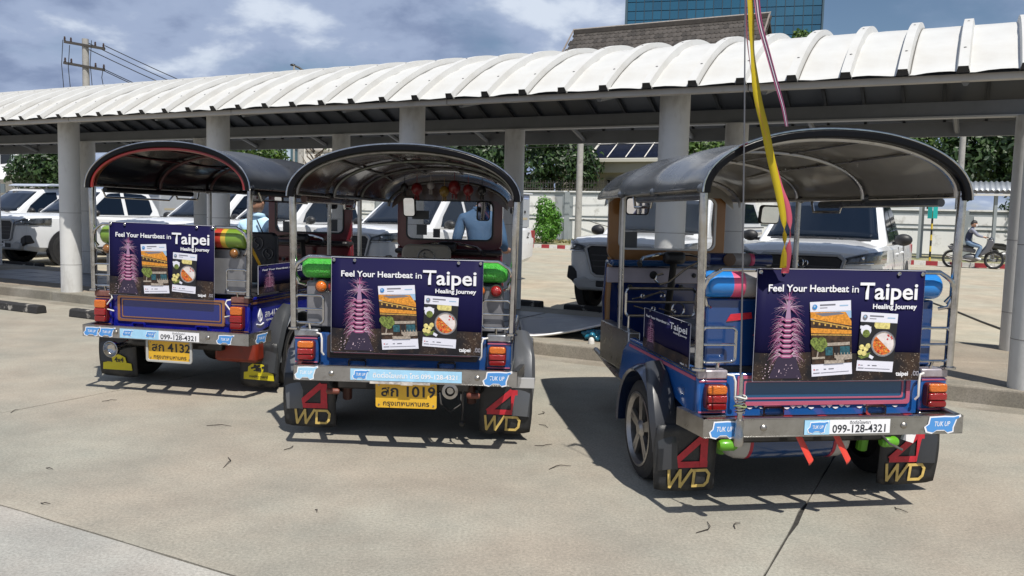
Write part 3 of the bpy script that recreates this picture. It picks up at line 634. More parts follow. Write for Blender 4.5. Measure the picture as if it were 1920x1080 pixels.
def make_tuk(name, label, loc, rz, P):
    T = thing(name, label, 'tuk tuk', (*loc, 0), rz)
    body, trim, cab = P['body'], P['trim'], P['cab']; zr, dz = P['zr'], P['dz']; ze, za = P['ze'], P['za']
    HW = 0.655
    # --- tub: two side panels with wheel arch, rear panel, floor
    for s in (-1, 1):
        pts = [(0.02, .455)] + [(0.60 + .345 * cos(a), .27 + .345 * sin(a)) for a in [pi * (1 - t) for t in [i / 12 for i in range(13)]] if .27 + .345 * sin(a) > .455]
        pts += [(1.12, .40), (1.30, .42), (1.22, zr - .10), (1.08, zr - .005), (0.02, zr - .005)]
        pts[0] = (0.02, .455)
        o = G().prism(pts, 'yz', s * (HW - .035), s * HW).done('side_panel', body, T, bevel=.006, smooth=30)
        G().boxb(min(s * (HW - .012), s * (HW + .006)), max(s * (HW - .012), s * (HW + .006)), .03, 1.08, zr - .055, zr - .040).boxb(min(s * (HW - .012), s * (HW + .005)), max(s * (HW - .012), s * (HW + .005)), .03, 1.08, zr - .030, zr - .022, m=1).done('side_trim', [trim, chrome], o, smooth=0)
        # wheel arch liner flare
        arch = [(0.60 + .35 * cos(a), .27 + .35 * sin(a)) for a in [radians(-4 + 190 * i / 20) for i in range(21)]]
        vs = []; fs = []
        for i, (yy, zz) in enumerate(arch):
            ux, uz = (yy - .6) / .35, (zz - .27) / .35
            for xx, rr in ((.60, .0), (.655, .012), (.735, .004), (.775, -.022), (.765, -.034), (.60, -.018)): vs.append((s * xx, yy + ux * rr, zz + uz * rr))
        for i in range(20):
            for j in range(6): fs.append((i * 6 + j, i * 6 + (j + 1) % 6, (i + 1) * 6 + (j + 1) % 6, (i + 1) * 6 + j))
        G().add(vs, fs).done('fender', P['fender'], T, smooth=50)
        # moulded rear fender cover that runs down into the mud flap
        prof = [(.50, .66), (.40, .615), (.30, .52), (.235, .40), (.205, .28), (.20, .16)]
        gg = G(); vs = []; fs = []
        xi, xo = (.66, .79)
        for i, (yy, zz) in enumerate(prof):
            k_ = i / 5; xo_ = .745 + .055 * sin(pi * min(1, k_ * 1.1) * .8)
            vs += [(s * xi, yy, zz), (s * (xi + .02), yy - .012, zz + .008), (s * (xo_ - .02), yy - .012, zz + .004), (s * xo_, yy + .02, zz - .01), (s * xi, yy + .03, zz - .03)]
        for i in range(5):
            for j in range(5): fs.append((i * 5 + j, i * 5 + (j + 1) % 5, i * 5 + 5 + (j + 1) % 5, i * 5 + 5 + j))
        gg.add(vs, fs).done('fender_cover', P['cover'], T, smooth=45)
        # mud flap
        x0, x1 = (.455, .775)
        def fy(u, v): return .215 - .02 * u * u + .018 * (1 - v) ** 2 - .006 * sin(u * 5)
        def hug(gm):
            gm.v = [(x, y - .186 + fy(min(1, max(0, (abs(x) - x0) / (x1 - x0))), min(1, max(0, (z - .045) / .345))) - .0125, z) for x, y, z in gm.v]; return gm
        def fl(u, v, s=s): return (s * (x0 + (x1 - x0) * u + (.012 * sin(pi * v) if u > .5 else 0)), fy(u, v), .045 + .345 * v + (.008 * (u - .5) * (1 - v)) - .012 * (1 - v) * (abs(2 * u - 1) ** 6) * -1)
        fo = G().grid(fl, 8, 8).done('mud_flap', flapm, T, smooth=60, solid=.008)
        if P['flap'] == '4wd':
            gg = G(); cxf = s * .60; yf = .186
            pass
            def pt(u, v): return (cxf + (u - .5) * .205, .068 + v * .26)
            # figure 4 in red strokes
            for (a, b, wd) in (((.05, .45), (.80, .98), .085), ((.03, .45), (.97, .45), .080), ((.86, .40), (.86, 1.0), .100)):
                pa, pb = pt(*a), pt(*b); d = Vector((pb[0] - pa[0], pb[1] - pa[1])).normalized(); nn = Vector((-d.y, d.x)) * wd * .20
                yq = .0005 * len(gg.f) / 6
                gg.prism([(pa[0] + nn.x, pa[1] + nn.y), (pb[0] + nn.x, pb[1] + nn.y), (pb[0] - nn.x, pb[1] - nn.y), (pa[0] - nn.x, pa[1] - nn.y)], 'xz', yf - .0012 - yq * .4, yf, 0)
            strokes = [((-.02, .35), (.02, .0)), ((.02, .0), (.27, .34)), ((.27, .35), (.29, .0)), ((.29, .0), (.57, .35)), ((.62, .02), (.64, .33)), ((.58, .33), (.95, .33)), ((.95, .33), (1.03, .25)), ((1.03, .25), (1.0, .09)), ((1.0, .09), (.91, .02)), ((.91, .02), (.60, .02))]
            for k_, (a, b) in enumerate(strokes):
                pa, pb = pt(*a), pt(*b); d = Vector((pb[0] - pa[0], pb[1] - pa[1])).normalized(); nn = Vector((-d.y, d.x)) * .0072; e = d * .003
                gg.prism([(pa[0] + nn.x - e.x, pa[1] + nn.y - e.y), (pb[0] + nn.x + e.x, pb[1] + nn.y + e.y), (pb[0] - nn.x + e.x, pb[1] - nn.y + e.y), (pa[0] - nn.x - e.x, pa[1] - nn.y - e.y)], 'xz', yf - .0012 - .00015 * k_, yf, 1)
            hug(gg).done('flap_lettering', [redp, goldp], fo, smooth=0)
        else:
            gg = G(); cxf = s * .62; yf = .186
            shp = [(-.13, 0), (.13, 0), (.125, .055), (.085, .062), (.075, .105), (.03, .125), (-.05, .125), (-.085, .10), (-.09, .062), (-.125, .055)]
            gg.prism([(cxf + a, .10 + b) for a, b in shp], 'xz', yf - .003, yf, 0)
            if s > 0:
                rr = random.Random(4)
                for i in range(9): gg.box((cxf + rr.uniform(-.05, .06), yf - .004 - .0002 * i, .185 + rr.uniform(-.012, .025)), (rr.uniform(.02, .05), .002, rr.uniform(.006, .02)), (0, rr.uniform(-.5, .5), 0), 1)
            mo = hug(gg).done('flap_sticker', [mat('sticker_yellow', (.66, .56, .015), .4), ink], fo, smooth=0)
            if s < 0: text('lettering', '4x4', .055, ink, mo, (cxf + .02, fy(.5, .40) - .0185, .165), bold=.0012)
            else: text('lettering', 'muddy guard', .030, ink, mo, (cxf, fy(.5, .25) - .0195, .118), bold=.0005, shear=.2)
        # wheel
        wx = s * .665
        wo = G().lathe((wx - s * .085, .60, .27), (s, 0, 0), [(.185, 0), (.235, .004), (.264, .022), (.270, .055), (.270, .115), (.264, .148), (.235, .166), (.200, .166), (.190, .14), (.185, .03)], 40, closed=True).lathe((wx - s * .02, .60, .27), (s, 0, 0), [(.19, 0), (.19, .02)], 30).done('wheel', rubber, T, smooth=40)
        gg = G().lathe((wx + s * .078, .60, .27), (s, 0, 0), [(.200, .0), (.203, .006), (.192, .008), (.176, -.012), (.174, -.07), (.196, -.08)], 36, closed=True)
        for q in range(5):
            a = 2 * pi * q / 5 + .3; ca, sa = cos(a), sin(a)
            for off in (-.16, .16):
                gg.box((wx + s * .058, .60 + cos(a + off * .75) * .112, .27 + sin(a + off * .75) * .112), (.020, .155, .026), (a + off * .35, 0, 0))
        gg.lathe((wx + s * .045, .60, .27), (s, 0, 0), [(.055, 0), (.058, .02), (.040, .028), (.030, .036)], 20)
        gg.done('rim', mat('alloy_rim', (.32, .31, .30), .35, .9, var=.2, vscale=20), wo, smooth=35)
    # rear lower panel, corners, trims
    rp = G().boxb(-.505, .505, .012, .045, .475, zr - .02).done('tail_panel', body, T, bevel=.006)
    G().ring(rrect(-.455, .455, .53, zr - .03, .015, 3), rrect(-.435, .435, .548, zr - .045, .012, 3), 'xz', .001, .013).done('tail_panel_trim', trim, rp, smooth=0)
    G().ring(rrect(-.420, .420, .560, zr - .055, .010, 3), rrect(-.412, .412, .568, zr - .062, .010, 3), 'xz', .005, .013).done('tail_panel_trim', P['trim2'], rp, smooth=0)
    G().boxb(-.435, .435, .0085, .0115, .548, zr - .045).done('tail_panel_inset', P['inset'], rp, smooth=0)
    for x in (-.27, .27):
        G().ring(rrect(x - .055, x + .055, .478, .528, .014, 4), rrect(x - .045, x + .050, .488, .518, .010, 4), 'xz', -.012, .012).done('hinge_loop', chrome if P['hinge'] else body, rp, smooth=40)
    if P.get('scribble'):
        t = [(-.40 + i * .032, .505 + .007 * (i % 2) + .004 * sin(i * 1.7)) for i in range(26)]
        gg = G()
        for i in range(0, 25):
            if i % 6 == 5: continue
            gg.prism([(t[i][0], t[i][1] + .016), (t[i][0] + .031, t[i][1] + .016), (t[i][0] + .026, t[i][1] + .009), (t[i][0] + .016, t[i][1] + .006 - .004 * (i % 2)), (t[i][0] + .006, t[i][1] + .010)], 'xz', .0085, .0115)
        gg.done('painted_scroll', bwhite, rp, smooth=0)
    for s in (-1, 1):
        x0, x1 = sorted((s * .508, s * HW))
        cp = G().boxb(x0, x1, .0, .06, .49, zr - .045).done('corner_panel', body, T, bevel=.012, smooth=40)
        G().boxb(x0, x1, -.004, .07, zr - .045, zr).done('corner_cap', P['capm'], cp, bevel=.008, smooth=40)
        for zz in (.498, zr - .058): G().boxb(x0 + .006, x1 - .006, -.0035, .004, zz, zz + .007).done('pin_stripe', P['trim2'], cp, smooth=0)
        G().boxb(x0, x1, -.006, .06, .455, .488).done('corner_foot', steel, cp, bevel=.004)
        xc = s * .575
        lm_ = G().prism(rrect(xc - .052, xc + .052, .520, zr - .066, .018, 4), 'xz', -.038, 0.0).done('tail_lamp', mat('lamp_base', (.10, .01, .01), .3), T, bevel=.004, smooth=40)
        zl, zh = .520, zr - .067; zm = zl + (zh - zl) * .62; zq = zl + (zh - zl) * .30
        G().prism(rrect(xc - .048, xc + .048, zm + .002, zh, .014, 4), 'xz', -.052, -.036).done('amber_lens', amber, lm_, bevel=.006, smooth=40)
        G().prism(rrect(xc - .048, xc + .048, zq, zm - .002, .006, 3), 'xz', -.054, -.036).done('red_lens', redl, lm_, bevel=.006, smooth=40)
        G().prism(rrect(xc - .048, xc + .048, zl, zq - .003, .012, 3), 'xz', -.052, -.036).done('red_lens', mat('dark_red_lens', (.20, .006, .006), .2, coat=.5), lm_, bevel=.006, smooth=40)
        # chrome ladder rack beside the banner
        xa, xb = sorted((s * .478, s * .645)); z0, z1 = zr + .040, zr + .205
        gg = G().tube([(a, -.005, b) for a, b in rrect(xa, xb, z0, z1, .022, 4)], .0072, 8, closed=True)
        gg.tube([(xa, -.005, z0 + .083), (xb, -.005, z0 + .083)], .0068, 8)
        gg.tube([((xa + xb) / 2, -.005, z0), ((xa + xb) / 2, .01, zr - .005)], .008, 8)
        gg.done('rack', chrome, T)
        # latch rod
        xr = s * .500
        G().tube([(xr + s * .015, -.01, zr - .02), (xr - s * .012, -.022, zr - .025), (xr - s * .020, -.028, zr - .05), (xr - s * (.020 if P['flap'] == '4wd' else -.05), -.030, zr - .13), (xr - s * .03, -.02, zr - .15)], .006, 7).done('latch_rod', mat('white_rod', (.68, .66, .62), .4), T)
        # round lamps under the roll
        for xx, mm in P['lamps'][0 if s < 0 else 1]:
            ro = G().lathe((xx, .05, .958 + dz), (0, -1, 0), [(.038, 0), (.040, .02), (.036, .030), (.034, .026)], 18).done('round_lamp', darksteel, T)
            G().lathe((xx, .03, .958 + dz), (0, -1, 0), [(.034, 0), (.031, .014), (.020, .026), (.006, .030)], 18).done('lens', mm, ro)
    # seat back, seat
    G().boxb(-.60, .60, .065, .11, zr + .005, .985 + dz).done('seat_back_panel', P['backp'], T, bevel=.01)
    if P.get('decal'):
        for x, z, ln in ((-.50, .93, .13), (-.36, .86, .20)):
            gg = G(); gg.prism([(x, z), (x + ln, z + .015), (x + ln * .96, z + .045), (x + .02, z + .035)], 'xz', .060, .0655, 0); gg.done('painted_flash', redp, T, smooth=0)
    G().boxb(-.58, .58, .11, .62, zr - .10, zr + .02).done('passenger_seat', P['seat'], T, bevel=.03, smooth=60)
    G().boxb(-.58, .58, .11, .20, zr + .02, 1.02 + dz).done('seat_cushion', P['seat'], T, bevel=.03, smooth=60)
    # roll cushion with striped ends and its chrome guard
    rb = P['rb']; zc = P['zc']
    gg = G(); cols = P['roll']
    segs = [(-.63, -.60, .55, 0)] + []
    prof = [(-.625, rb * .30), (-.622, rb * .62), (-.610, rb * .88), (-.592, rb)]
    bands = P['bands']   # list of (x from, x to, slot)
    for (xa, xb, slot) in bands:
        for sgn in (-1, 1):
            pr = [(rb, xa), (rb * 1.006, (xa + xb) / 2), (rb, xb)]
            gg.lathe((0, .075, zc), (sgn, 0, 0), pr, 24, m=slot if (sgn < 0) == (P['bside'] < 0) else bands[-1][2])
    for sgn in (-1, 1): gg.lathe((0, .075, zc), (sgn, 0, 0), [(rb, .592), (rb * .93, .606), (rb * .72, .618), (rb * .35, .625)], 24, m=bands[-1][2])
    gg.done('roll_cushion', cols, T, smooth=60)
    zt = zc + rb + .012
    left = [(-.63, .02, zc - rb * 1.2), (-.652, .0, zc - rb * .6), (-.648, -.008, zc), (-.63, -.012, zc + rb * .55), (-.60, -.014, zt - .02), (-.565, -.014, zt)]
    right = [(-x, y, z) for x, y, z in reversed(left)]
    G().tube(left + right, .0115, 10).done('guard_rail', chrome, T)
    for s in (-1, 1): G().tube([(s * .652, .0, zc - rb * .6), (s * .63, .0, zc - rb * 1.5), (s * .60, .03, zc - rb * 1.7)], .009, 8).done('guard_foot', chrome, T)
    # --- posts and roof frame
    Y2, Y3, Y4 = 1.50, 2.18, 2.46
    hw = lambda y: .662 - .040 * min(1.5, max(0, y)) - .115 * max(0, y - 1.5)
    zae = lambda y: za - .010 * max(0, y) - .030 * max(0, y - 1.3) ** 1.5
    for s in (-1, 1):
        G().tube([(s * .668, .0, ze + .02), (s * .664, .0, ze - .2), (s * .655, .0, zr + .0)], .0215, 14).lathe((s * .655, .0, zr), (0, 0, 1), [(.036, 0), (.036, .010), (.024, .014)], 14).done('rear_post', chrome, T)
        G().tube([(s * hw(Y2), Y2, ze), (s * (hw(Y2) - .005), Y2, .70)], .017, 12).done('middle_post', steel, T)
        G().tube([(s * (hw(-.03) + .012), -.03, ze), (s * (hw(1) + .012), 1, ze - .004), (s * (hw(Y4) + .010), Y4, ze - .01)], .013, 10).done('side_rail', steel, T)
        G().tube([(s * (hw(.1) - .03), .1, ze - .035), (s * (hw(1.2) - .02), 1.2, ze - .04)], .022, 10).done('rolled_curtain', P['curtain'], T)
        if P.get('fold'):
            G().tube([(s * (hw(.1) + .01), .12, ze - .03), (s * (hw(.1) + .01), .16, ze - .09), (s * (hw(.5) + .01), .95, ze - .10), (s * (hw(1) + .01), 1.0, ze - .04)], .008, 8).done('curtain_bar', chrome, T)
        # hand grip loop below the eave
        G().tube([(s * (hw(1) - .03), .95, ze - .02), (s * (hw(1) - .03), .98, ze - .085), (s * (hw(1) - .03), 1.28, ze - .085), (s * (hw(1) - .03), 1.31, ze - .02)], .009, 8).done('hand_grip', chrome, T)
    def skin(u, v, off=0.0):
        y = -.035 + (Y4 + .035) * u; ph = superarch(hw(y) + .018 + off, ze - .004, zae(y) + off, 36)
        i = min(35, int(v * 36)); f = v * 36 - i; a, b = ph[i], ph[i + 1]; x = a[0] + (b[0] - a[0]) * f; z = a[1] + (b[1] - a[1]) * f
        sag = -.014 * abs(sin(pi * y / .75)) * (0.3 + .7 * min(1, (z - ze) / .12))
        if y > 2.2: z -= (y - 2.2) * .20 * (0.25 + .75 * (z - ze) / .3)
        return (x * (1 + sag * .6), y, z + sag)
    G().grid(lambda u, v: skin(u, v, .008), 40, 36).done('roof_cover', P['roof'], T, smooth=60)
    G().grid(lambda u, v: skin(u, v, -.006), 40, 36).done('roof_lining', P['lining'], T, smooth=60)
    # rear valance band: dark padded strip with a bright edge
    vs = []; fs = []
    o_ = superarch(hw(0) + .026, ze - .025, za + .009, 36); i_ = superarch(hw(0) - .010, ze - .025, za - .030, 36)
    n = 37
    for yy in (-.050, -.012):
        vs += [(a, yy, b) for a, b in o_] + [(a, yy, b) for a, b in i_]
    for i in range(36): fs += [(i, i + 1, n + i + 1, n + i), (2 * n + i + 1, 2 * n + i, 3 * n + i, 3 * n + i + 1), (i + 1, i, 2 * n + i, 2 * n + i + 1), (n + i, n + i + 1, 3 * n + i + 1, 3 * n + i)]
    vl = G().add(vs, fs).done('rear_valance', P['valance'], T, smooth=50, bevel=.008)
    G().tube([(a, -.046, b) for a, b in superarch(hw(0) + .028, ze - .022, za + .011, 40)], .0055, 7).done('valance_piping', P['piping'], vl)
    if P.get('rim2'): G().tube([(a, -.030, b) for a, b in superarch(hw(0) - .024, ze - .02, za - .042, 40)], .012, 8).done('valance_rim', P['rim2'], vl)
    for k_, y in enumerate((.02, .78, Y2, 2.2)):
        G().tube([(a, y, b - (.045 if y > 2.1 else 0)) for a, b in superarch(hw(y) - .012, ze - .01, zae(y) - .030, 30)], .0125, 8).done('roof_bow', P['bow'], T)
    for x in (-.42, -.15, .15, .42):
        zz = lambda y: ze + (zae(y) - .03 - ze) * (1 - (abs(x) / hw(y)) ** 2.1) ** (1 / 2.1)
        G().tube([(x, y, zz(y)) for y in (.02, .4, .78, 1.1, Y2, 1.9)], .010, 6, flat=.6).done('roof_slat', P['bow'], T)
    # cloth front panel between the front bow and the windscreen head
    ar = [(a, b - .05) for a, b in superarch(hw(2.3) - .01, ze - .01, zae(2.3) - .025, 24)]
    G().prism(ar + [(hw(2.3) - .01, ze - .07), (.40, ze + .01), (-.40, ze + .01), (-hw(2.3) + .01, ze - .07)], 'xz', 2.30, 2.308).done('front_panel', P['fpanel'], T, smooth=0)
    # fist knots at the eave corners
    for s in (-1, 1):
        for y in (0.0, .78, Y2): G().sph((s * (hw(y) + .012), y, ze - .005), (.028, .035, .024), 10, 8).done('corner_knot', P['roof'], T, smooth=60)
    # --- cab
    fl = G().prism([(-.63, .06), (.63, .06), (.60, 1.5), (.50, 2.3), (-.50, 2.3), (-.60, 1.5)], 'xy', .405, .435).done('floor_pan', mat('floor_plate', (.12, .12, .125), .5, .6, var=.3, vscale=8), T, smooth=0)
    for s in (-1, 1): G().tube([(s * .62, 1.08, .405), (s * .605, 1.5, .40), (s * .50, 2.42, .41)], .020, 8).done('sill_tube', steel, T)
    # front bulkhead / dash: painted shell closing the nose
    sh = [(-.455, 1.10), (-.475, .80), (-.450, .46), (.450, .46), (.475, .80), (.455, 1.10)]
    G().prism(sh, 'xz', 2.36, 2.40).done('front_bulkhead', P['dashlow'], T, bevel=.01)
    G().prism([(2.40, .44), (2.62, .50), (2.76, .74), (2.66, 1.02), (2.42, 1.12), (2.40, 1.12)], 'yz', -.33, .33).done('nose', P['nose'], T, bevel=.06, smooth=60)
    db = G().boxb(-.46, .46, 2.22, 2.40, 1.06, 1.105).done('dash_top', P['dashtop'], T, bevel=.02, smooth=50)
    dp = G().boxb(-.455, .455, 2.325, 2.362, .93, 1.045).done('dash_panel', P['dashp'], T, bevel=.006)
    for x, r_ in ((-.10, .030), (.06, .014), (.22, .018)): G().lathe((x, 2.325, .99), (0, -1, 0), [(r_, 0), (r_, .006), (r_ * .8, .008)], 18).done('gauge', blackp, dp)
    for x in (-.36, -.28, .12): G().lathe((x, 2.325, .90), (0, -1, 0), [(.02, 0), (.02, .008), (.010, .012)], 12).done('switch', blackp, dp)
    # windscreen surround: outer and inner loops, slightly raked
    WT = P['wt']
    wf = G(); ou = rrect(-.455, .455, 1.10, ze + .06, .07, 6); inn = rrect(-.372, .372, 1.185, ze + .005, .055, 6)
    wf.ring(ou, inn, 'xz', 2.33, 2.375); wfo = wf.done('windscreen_frame', cab, T, bevel=.006, smooth=40)
    rk = -.06
    G().ring(rrect(-.380, .380, 1.177, ze + .012, .058, 6), rrect(-.366, .366, 1.191, ze - .001, .05, 6), 'xz', 2.322, 2.332).done('windscreen_seal', mat('light_seal', (.60, .60, .58), .5) if P['seal'] else blackp, wfo, smooth=40)
    G().boxb(-.371, .371, 2.350, 2.354, 1.186, ze + .004).done('windscreen', glass('tuk_glass', (.75, .82, .84), .10), wfo, smooth=0)
    for x, z, a, b in P['wstick']: G().boxb(x, x + a, 2.344, 2.348, z, z + b).done('windscreen_sticker', mat('sticker_dark', (.07, .075, .08), .4), wfo, smooth=0)
    for s in (-1, 1):
        G().tube([(s * .43, 2.35, 1.12), (s * .44, 2.36, .80), (s * .43, 2.38, .47)], .022, 8).done('front_post', cab, T)
        mw, mh = P['msize']; mi = G().prism(rrect(-mw, mw, -mh, mh, .025, 4), 'xz', -.012, .012)
        mo = mi.done('mirror', blackp, T, bevel=.006, smooth=40); mo.location = P['mir'][0 if s < 0 else 1]; mo.rotation_euler = (radians(8), 0, radians(s * 14))
        G().prism(rrect(-mw + .010, mw - .010, -mh + .010, mh - .010, .02, 4), 'xz', -.0145, -.0125).done('mirror_glass', mat('mirror_silver', (.80, .82, .84), .03, 1.0), mo, smooth=0)
    # handlebar, console
    G().tube([(-.31, 2.02, 1.10), (-.26, 2.10, 1.13), (-.12, 2.16, 1.155), (0, 2.18, 1.16), (.12, 2.16, 1.155), (.26, 2.10, 1.13), (.31, 2.02, 1.10)], .012, 8).done('handlebar', chrome, T)
    for s in (-1, 1): G().tube([(s * .31, 2.02, 1.10), (s * .335, 1.93, 1.085)], .018, 8).done('grip', blackp, T)
    G().box((0, 2.17, 1.13), (.16, .10, .09)).done('steering_console', blackp, T, bevel=.03, smooth=60)
    G().cyl((0, 2.17, 1.1), (0, 2.32, .46), .025, 12).done('steering_column', under, T)
    # driver's seat and its back rest
    sx, sz, sw = P['seatx'], P['seatz'], P['seatw']
    G().boxb(sx - sw - .03, sx + sw + .03, 1.42, 1.86, .62, .72).done('driver_seat', P['seat'], T, bevel=.03, smooth=60)
    G().boxb(sx - sw + .03, sx + sw - .03, 1.5, 1.8, .435, .62).done('seat_box', P['dashlow'], T, bevel=.01)
    bk = G().prism(rrect(sx - sw, sx + sw, .74, sz, .06, 5), 'xz', 1.34, 1.40).done('driver_backrest', P['dback'], T, bevel=.015, smooth=50)
    gg = G()
    for cxr, czr, rr in ((sx, sz - .10, .062), (sx - .11, sz - .19, .050), (sx + .11, sz - .19, .050)):
        gg.tube([(cxr + rr * cos(a), 1.335, czr + rr * sin(a)) for a in [2 * pi * i / 18 for i in range(18)]], .0045, 6, closed=True)
        gg.tube([(cxr + rr * .45 * sin(3 * t) * .8, 1.333, czr + rr * .62 * (t - 1)) for t in [i * .2 for i in range(11)]], .0045, 6)
    gg.done('scroll_work', chrome if P['seal'] else darksteel, bk)
    if P.get('headroll'):
        gg = G(); cz = sz + .035
        for xa, xb, sl in ((-.21, -.05, 3), (-.05, .06, 2), (.06, .09, 1), (.09, .21, 3)): gg.lathe((sx, 1.36, cz), (1, 0, 0), [(.04, xa), (.041, (xa + xb) / 2), (.04, xb)], 18, m=sl)
        gg.done('head_roll', P['roll'] + [P['dashlow']], T, smooth=60)
        G().lathe((sx - .09, 1.305, cz), (0, -1, 0), [(.042, 0), (.040, .006), (.02, .008)], 18).done('roll_badge', mat('badge_brown', (.10, .05, .02), .4), T)
    # side rails by the passenger entry
    for s in P['rails']:
        xs = s * .635
        gg = G()
        yr = 1.46; xa, xb = -.575, -.105
        gg.tube([(x, yr, z) for x, z in rrect(xa, xb, .785, .962, .03, 4)], .0095, 8, closed=True)
        gg.tube([(xa, yr, .875), (xb, yr, .875)], .008, 8); gg.tube([(-.40, yr, .785), (-.40, yr, .66)], .008, 8); gg.tube([(-.55, yr, .785), (-.555, yr, .44)], .010, 8)
        def curl(x0, z0, dx, dz, r0, turn):
            P_ = [(x0 + dx * t, z0 + dz * t) for t in [i / 5 for i in range(6)]]; ex, ez = P_[-1]
            for i in range(1, 13):
                a = i * .45; rr_ = r0 * (1 - i / 16); P_.append((ex + rr_ * sin(a) * math.copysign(1, dx), ez + turn * (r0 - rr_ * cos(a))))
            gg.tube([(x, yr, z) for x, z in P_], .0055, 6)
        curl(-.53, .895, .20, .045, .022, -1); curl(-.34, .945, -.12, -.045, .016, 1); curl(-.52, .850, .13, -.035, .018, 1); curl(-.35, .835, .10, -.030, .014, 1)
        gg.tube([(-.22 + .042 * cos(2 * pi * i / 16), yr, .83 + .042 * sin(2 * pi * i / 16)) for i in range(16)], .006, 6, closed=True)
        gg.done('partition_rail', chrome, T)
        G().tube([(-.33, yr, 1.06), (-.37, yr, 1.05), (-.385, yr, 1.02), (-.35, yr, .99), (-.29, yr, 1.005), (-.17, yr, 1.10), (-.05, yr, 1.16)], .0075, 8).done('scroll_rail', chrome, T)
        sp = G().boxb(min(s * .52, s * .60), max(s * .52, s * .60), 1.30, 1.95, .435, .70)
        sp.done('step_panel', steel, T, bevel=.008)
    # --- bumper: open channel on flat brackets
    zb0, zb1 = .432, .515
    yb = -.205
    bx_, bw_ = P['bx'], P['bw']; bl, br = bx_ - bw_, bx_ + bw_
    bp = G().boxb(bl, br, yb, yb + .006, zb0, zb1).boxb(bl, br, yb, yb + .035, zb1 - .003, zb1 + .003).boxb(bl, br, yb, yb + .028, zb0 - .002, zb0 + .003)
    for s in (-1, 1):
        e_ = br if s > 0 else bl
        bp.prism([(e_, yb), (e_ + s * .003, yb + .004), (e_ + s * .035, .055), (e_ + s * .029, .058)], 'xy', zb0, zb1)
        bp.prism([(e_, yb), (e_ + s * .035, .055), (e_ + s * .007, .055), (e_ - s * .028, yb + .028)], 'xy', zb1 - .003, zb1 + .003)
    bo = bp.done('bumper', steel, T, bevel=.002, smooth=20)
    for x in (-.45, -.20, -.02, .20, .44): G().box((x + .05, -.078, zb1 - .045), (.042, .215, .008), (0, 0, .35)).done('bumper_bracket', P['brk'], T)
    for x in P['bolts']: G().lathe((x, yb - .001, .474), (0, -1, 0), [(.016, 0), (.016, .003), (.011, .008), (.004, .011)], 10).done('bumper_bolt', bolt_m, bo)
    # --- running gear
    G().boxb(-.40, .40, .04, 2.2, .335, .405).done('chassis', under, T, bevel=.01)
    G().cyl((-.60, .60, .27), (.60, .60, .27), .035, 12).sph((0.02, .60, .27), (.11, .12, .11), 16, 10).done('rear_axle', under, T)
    for s in (-1, 1):
        gg = G()
        for k_ in range(3): gg.tube([(s * .46, .12 + .02 * k_, .36 - .012 * k_), (s * .46, .60, .22 - .012 * k_), (s * .46, 1.08 - .02 * k_, .36 - .012 * k_)], .012, 6, flat=2.0)
        gg.done('leaf_spring', under, T)
        G().tube([(s * .40, .30, .22), (s * .38, .22, .50)], .030, 10).done('shock_absorber', P['shock'], T)
    G().cyl((0.0, 2.2, .40), (0, 2.58, .24), .03, 10).done('front_fork', under, T)
    fw_ = G().lathe((-.055, 2.60, .24), (1, 0, 0), [(.15, 0), (.21, .006), (.238, .03), (.24, .055), (.238, .08), (.21, .104), (.15, .11)], 30).done('front_wheel', rubber, T)
    G().lathe((-.04, 2.60, .24), (1, 0, 0), [(.150, 0), (.15, .08), (.02, .08), (.02, 0)], 20).done('rim', steel, fw_)
    G().grid(lambda u, v: ((v - .5) * .20, 2.60 + .275 * cos(radians(20 + 150 * u)), .24 + .275 * sin(radians(20 + 150 * u))), 12, 3).done('front_mudguard', P['nose'], T, smooth=60, solid=.006)
    return T

# ---------------------------------------------------------------- three tuk tuks
def paint(name, c, **k): return mat(name, c, 0.22, coat=0.7, var=.06, vscale=5, **k)
blueR = paint('paint_azure', (0.010, 0.085, 0.30), dirt=((.02, .035, .07), 7, .60, .78)); blueM = paint('paint_royal', (0.012, 0.060, 0.21), dirt=((.04, .05, .07), 7, .58, .78))
blueL = paint('paint_deep_blue', (0.005, 0.010, 0.22), dirt=((.02, .022, .06), 6, .60, .8))
pinkt = mat('trim_pink', (.42, .10, .16), .35); bronze = mat('trim_bronze', (.42, .20, .10), .30, .6); goldt = mat('trim_gold', (.40, .30, .16), .35, .4)
vin_b = mat('vinyl_black', (.010, .011, .014), .30, var=.25, vscale=4, bump=.10, bscale=7, spec=.4)
val_b = mat('valance_black', (.004, .004, .005), .30, bump=.25, bscale=10, spec=.18)
vin_g = mat('vinyl_charcoal', (.075, .082, .092), .26, var=.2, vscale=3, bump=.12, bscale=6, coat=.3)
lin_R = translucent('lining_smoke', (.36, .335, .29), (.40, .37, .32), .20, .20, coat=.4, bump=.10, bscale=5, var=.12, vscale=4)
lin_M = mat('lining_maroon', (.080, .043, .034), .25, coat=.4, bump=.15, bscale=6, var=.2, vscale=5, dirt=((.11, .085, .08), 7, .62, .72))
lin_L = mat('lining_black', (.010, .010, .013), .25, coat=.4, bump=.12, bscale=6)
rollR = [mat('roll_azure', (.012, .19, .55), .25, coat=.5, bump=.12, bscale=14), mat('roll_pink', (.62, .08, .17), .3, coat=.4), mat('roll_grey', (.32, .30, .29), .3, coat=.4)]
rollM = [mat('roll_green', (.055, .42, .040), .32, coat=.35, bump=.8, bscale=120, var=.2, vscale=30)]
rollL = [mat('roll_lime', (.16, .27, .030), .3, coat=.5, bump=.2, bscale=10), mat('roll_red', (.45, .05, .03), .3, coat=.5), mat('roll_yellow', (.55, .38, .04), .3, coat=.5)]
greyseat = mat('seat_vinyl_grey', (.16, .16, .165), .4, bump=.2, bscale=30); darkseat = mat('seat_vinyl_dark', (.028, .027, .030), .4, bump=.2, bscale=30)
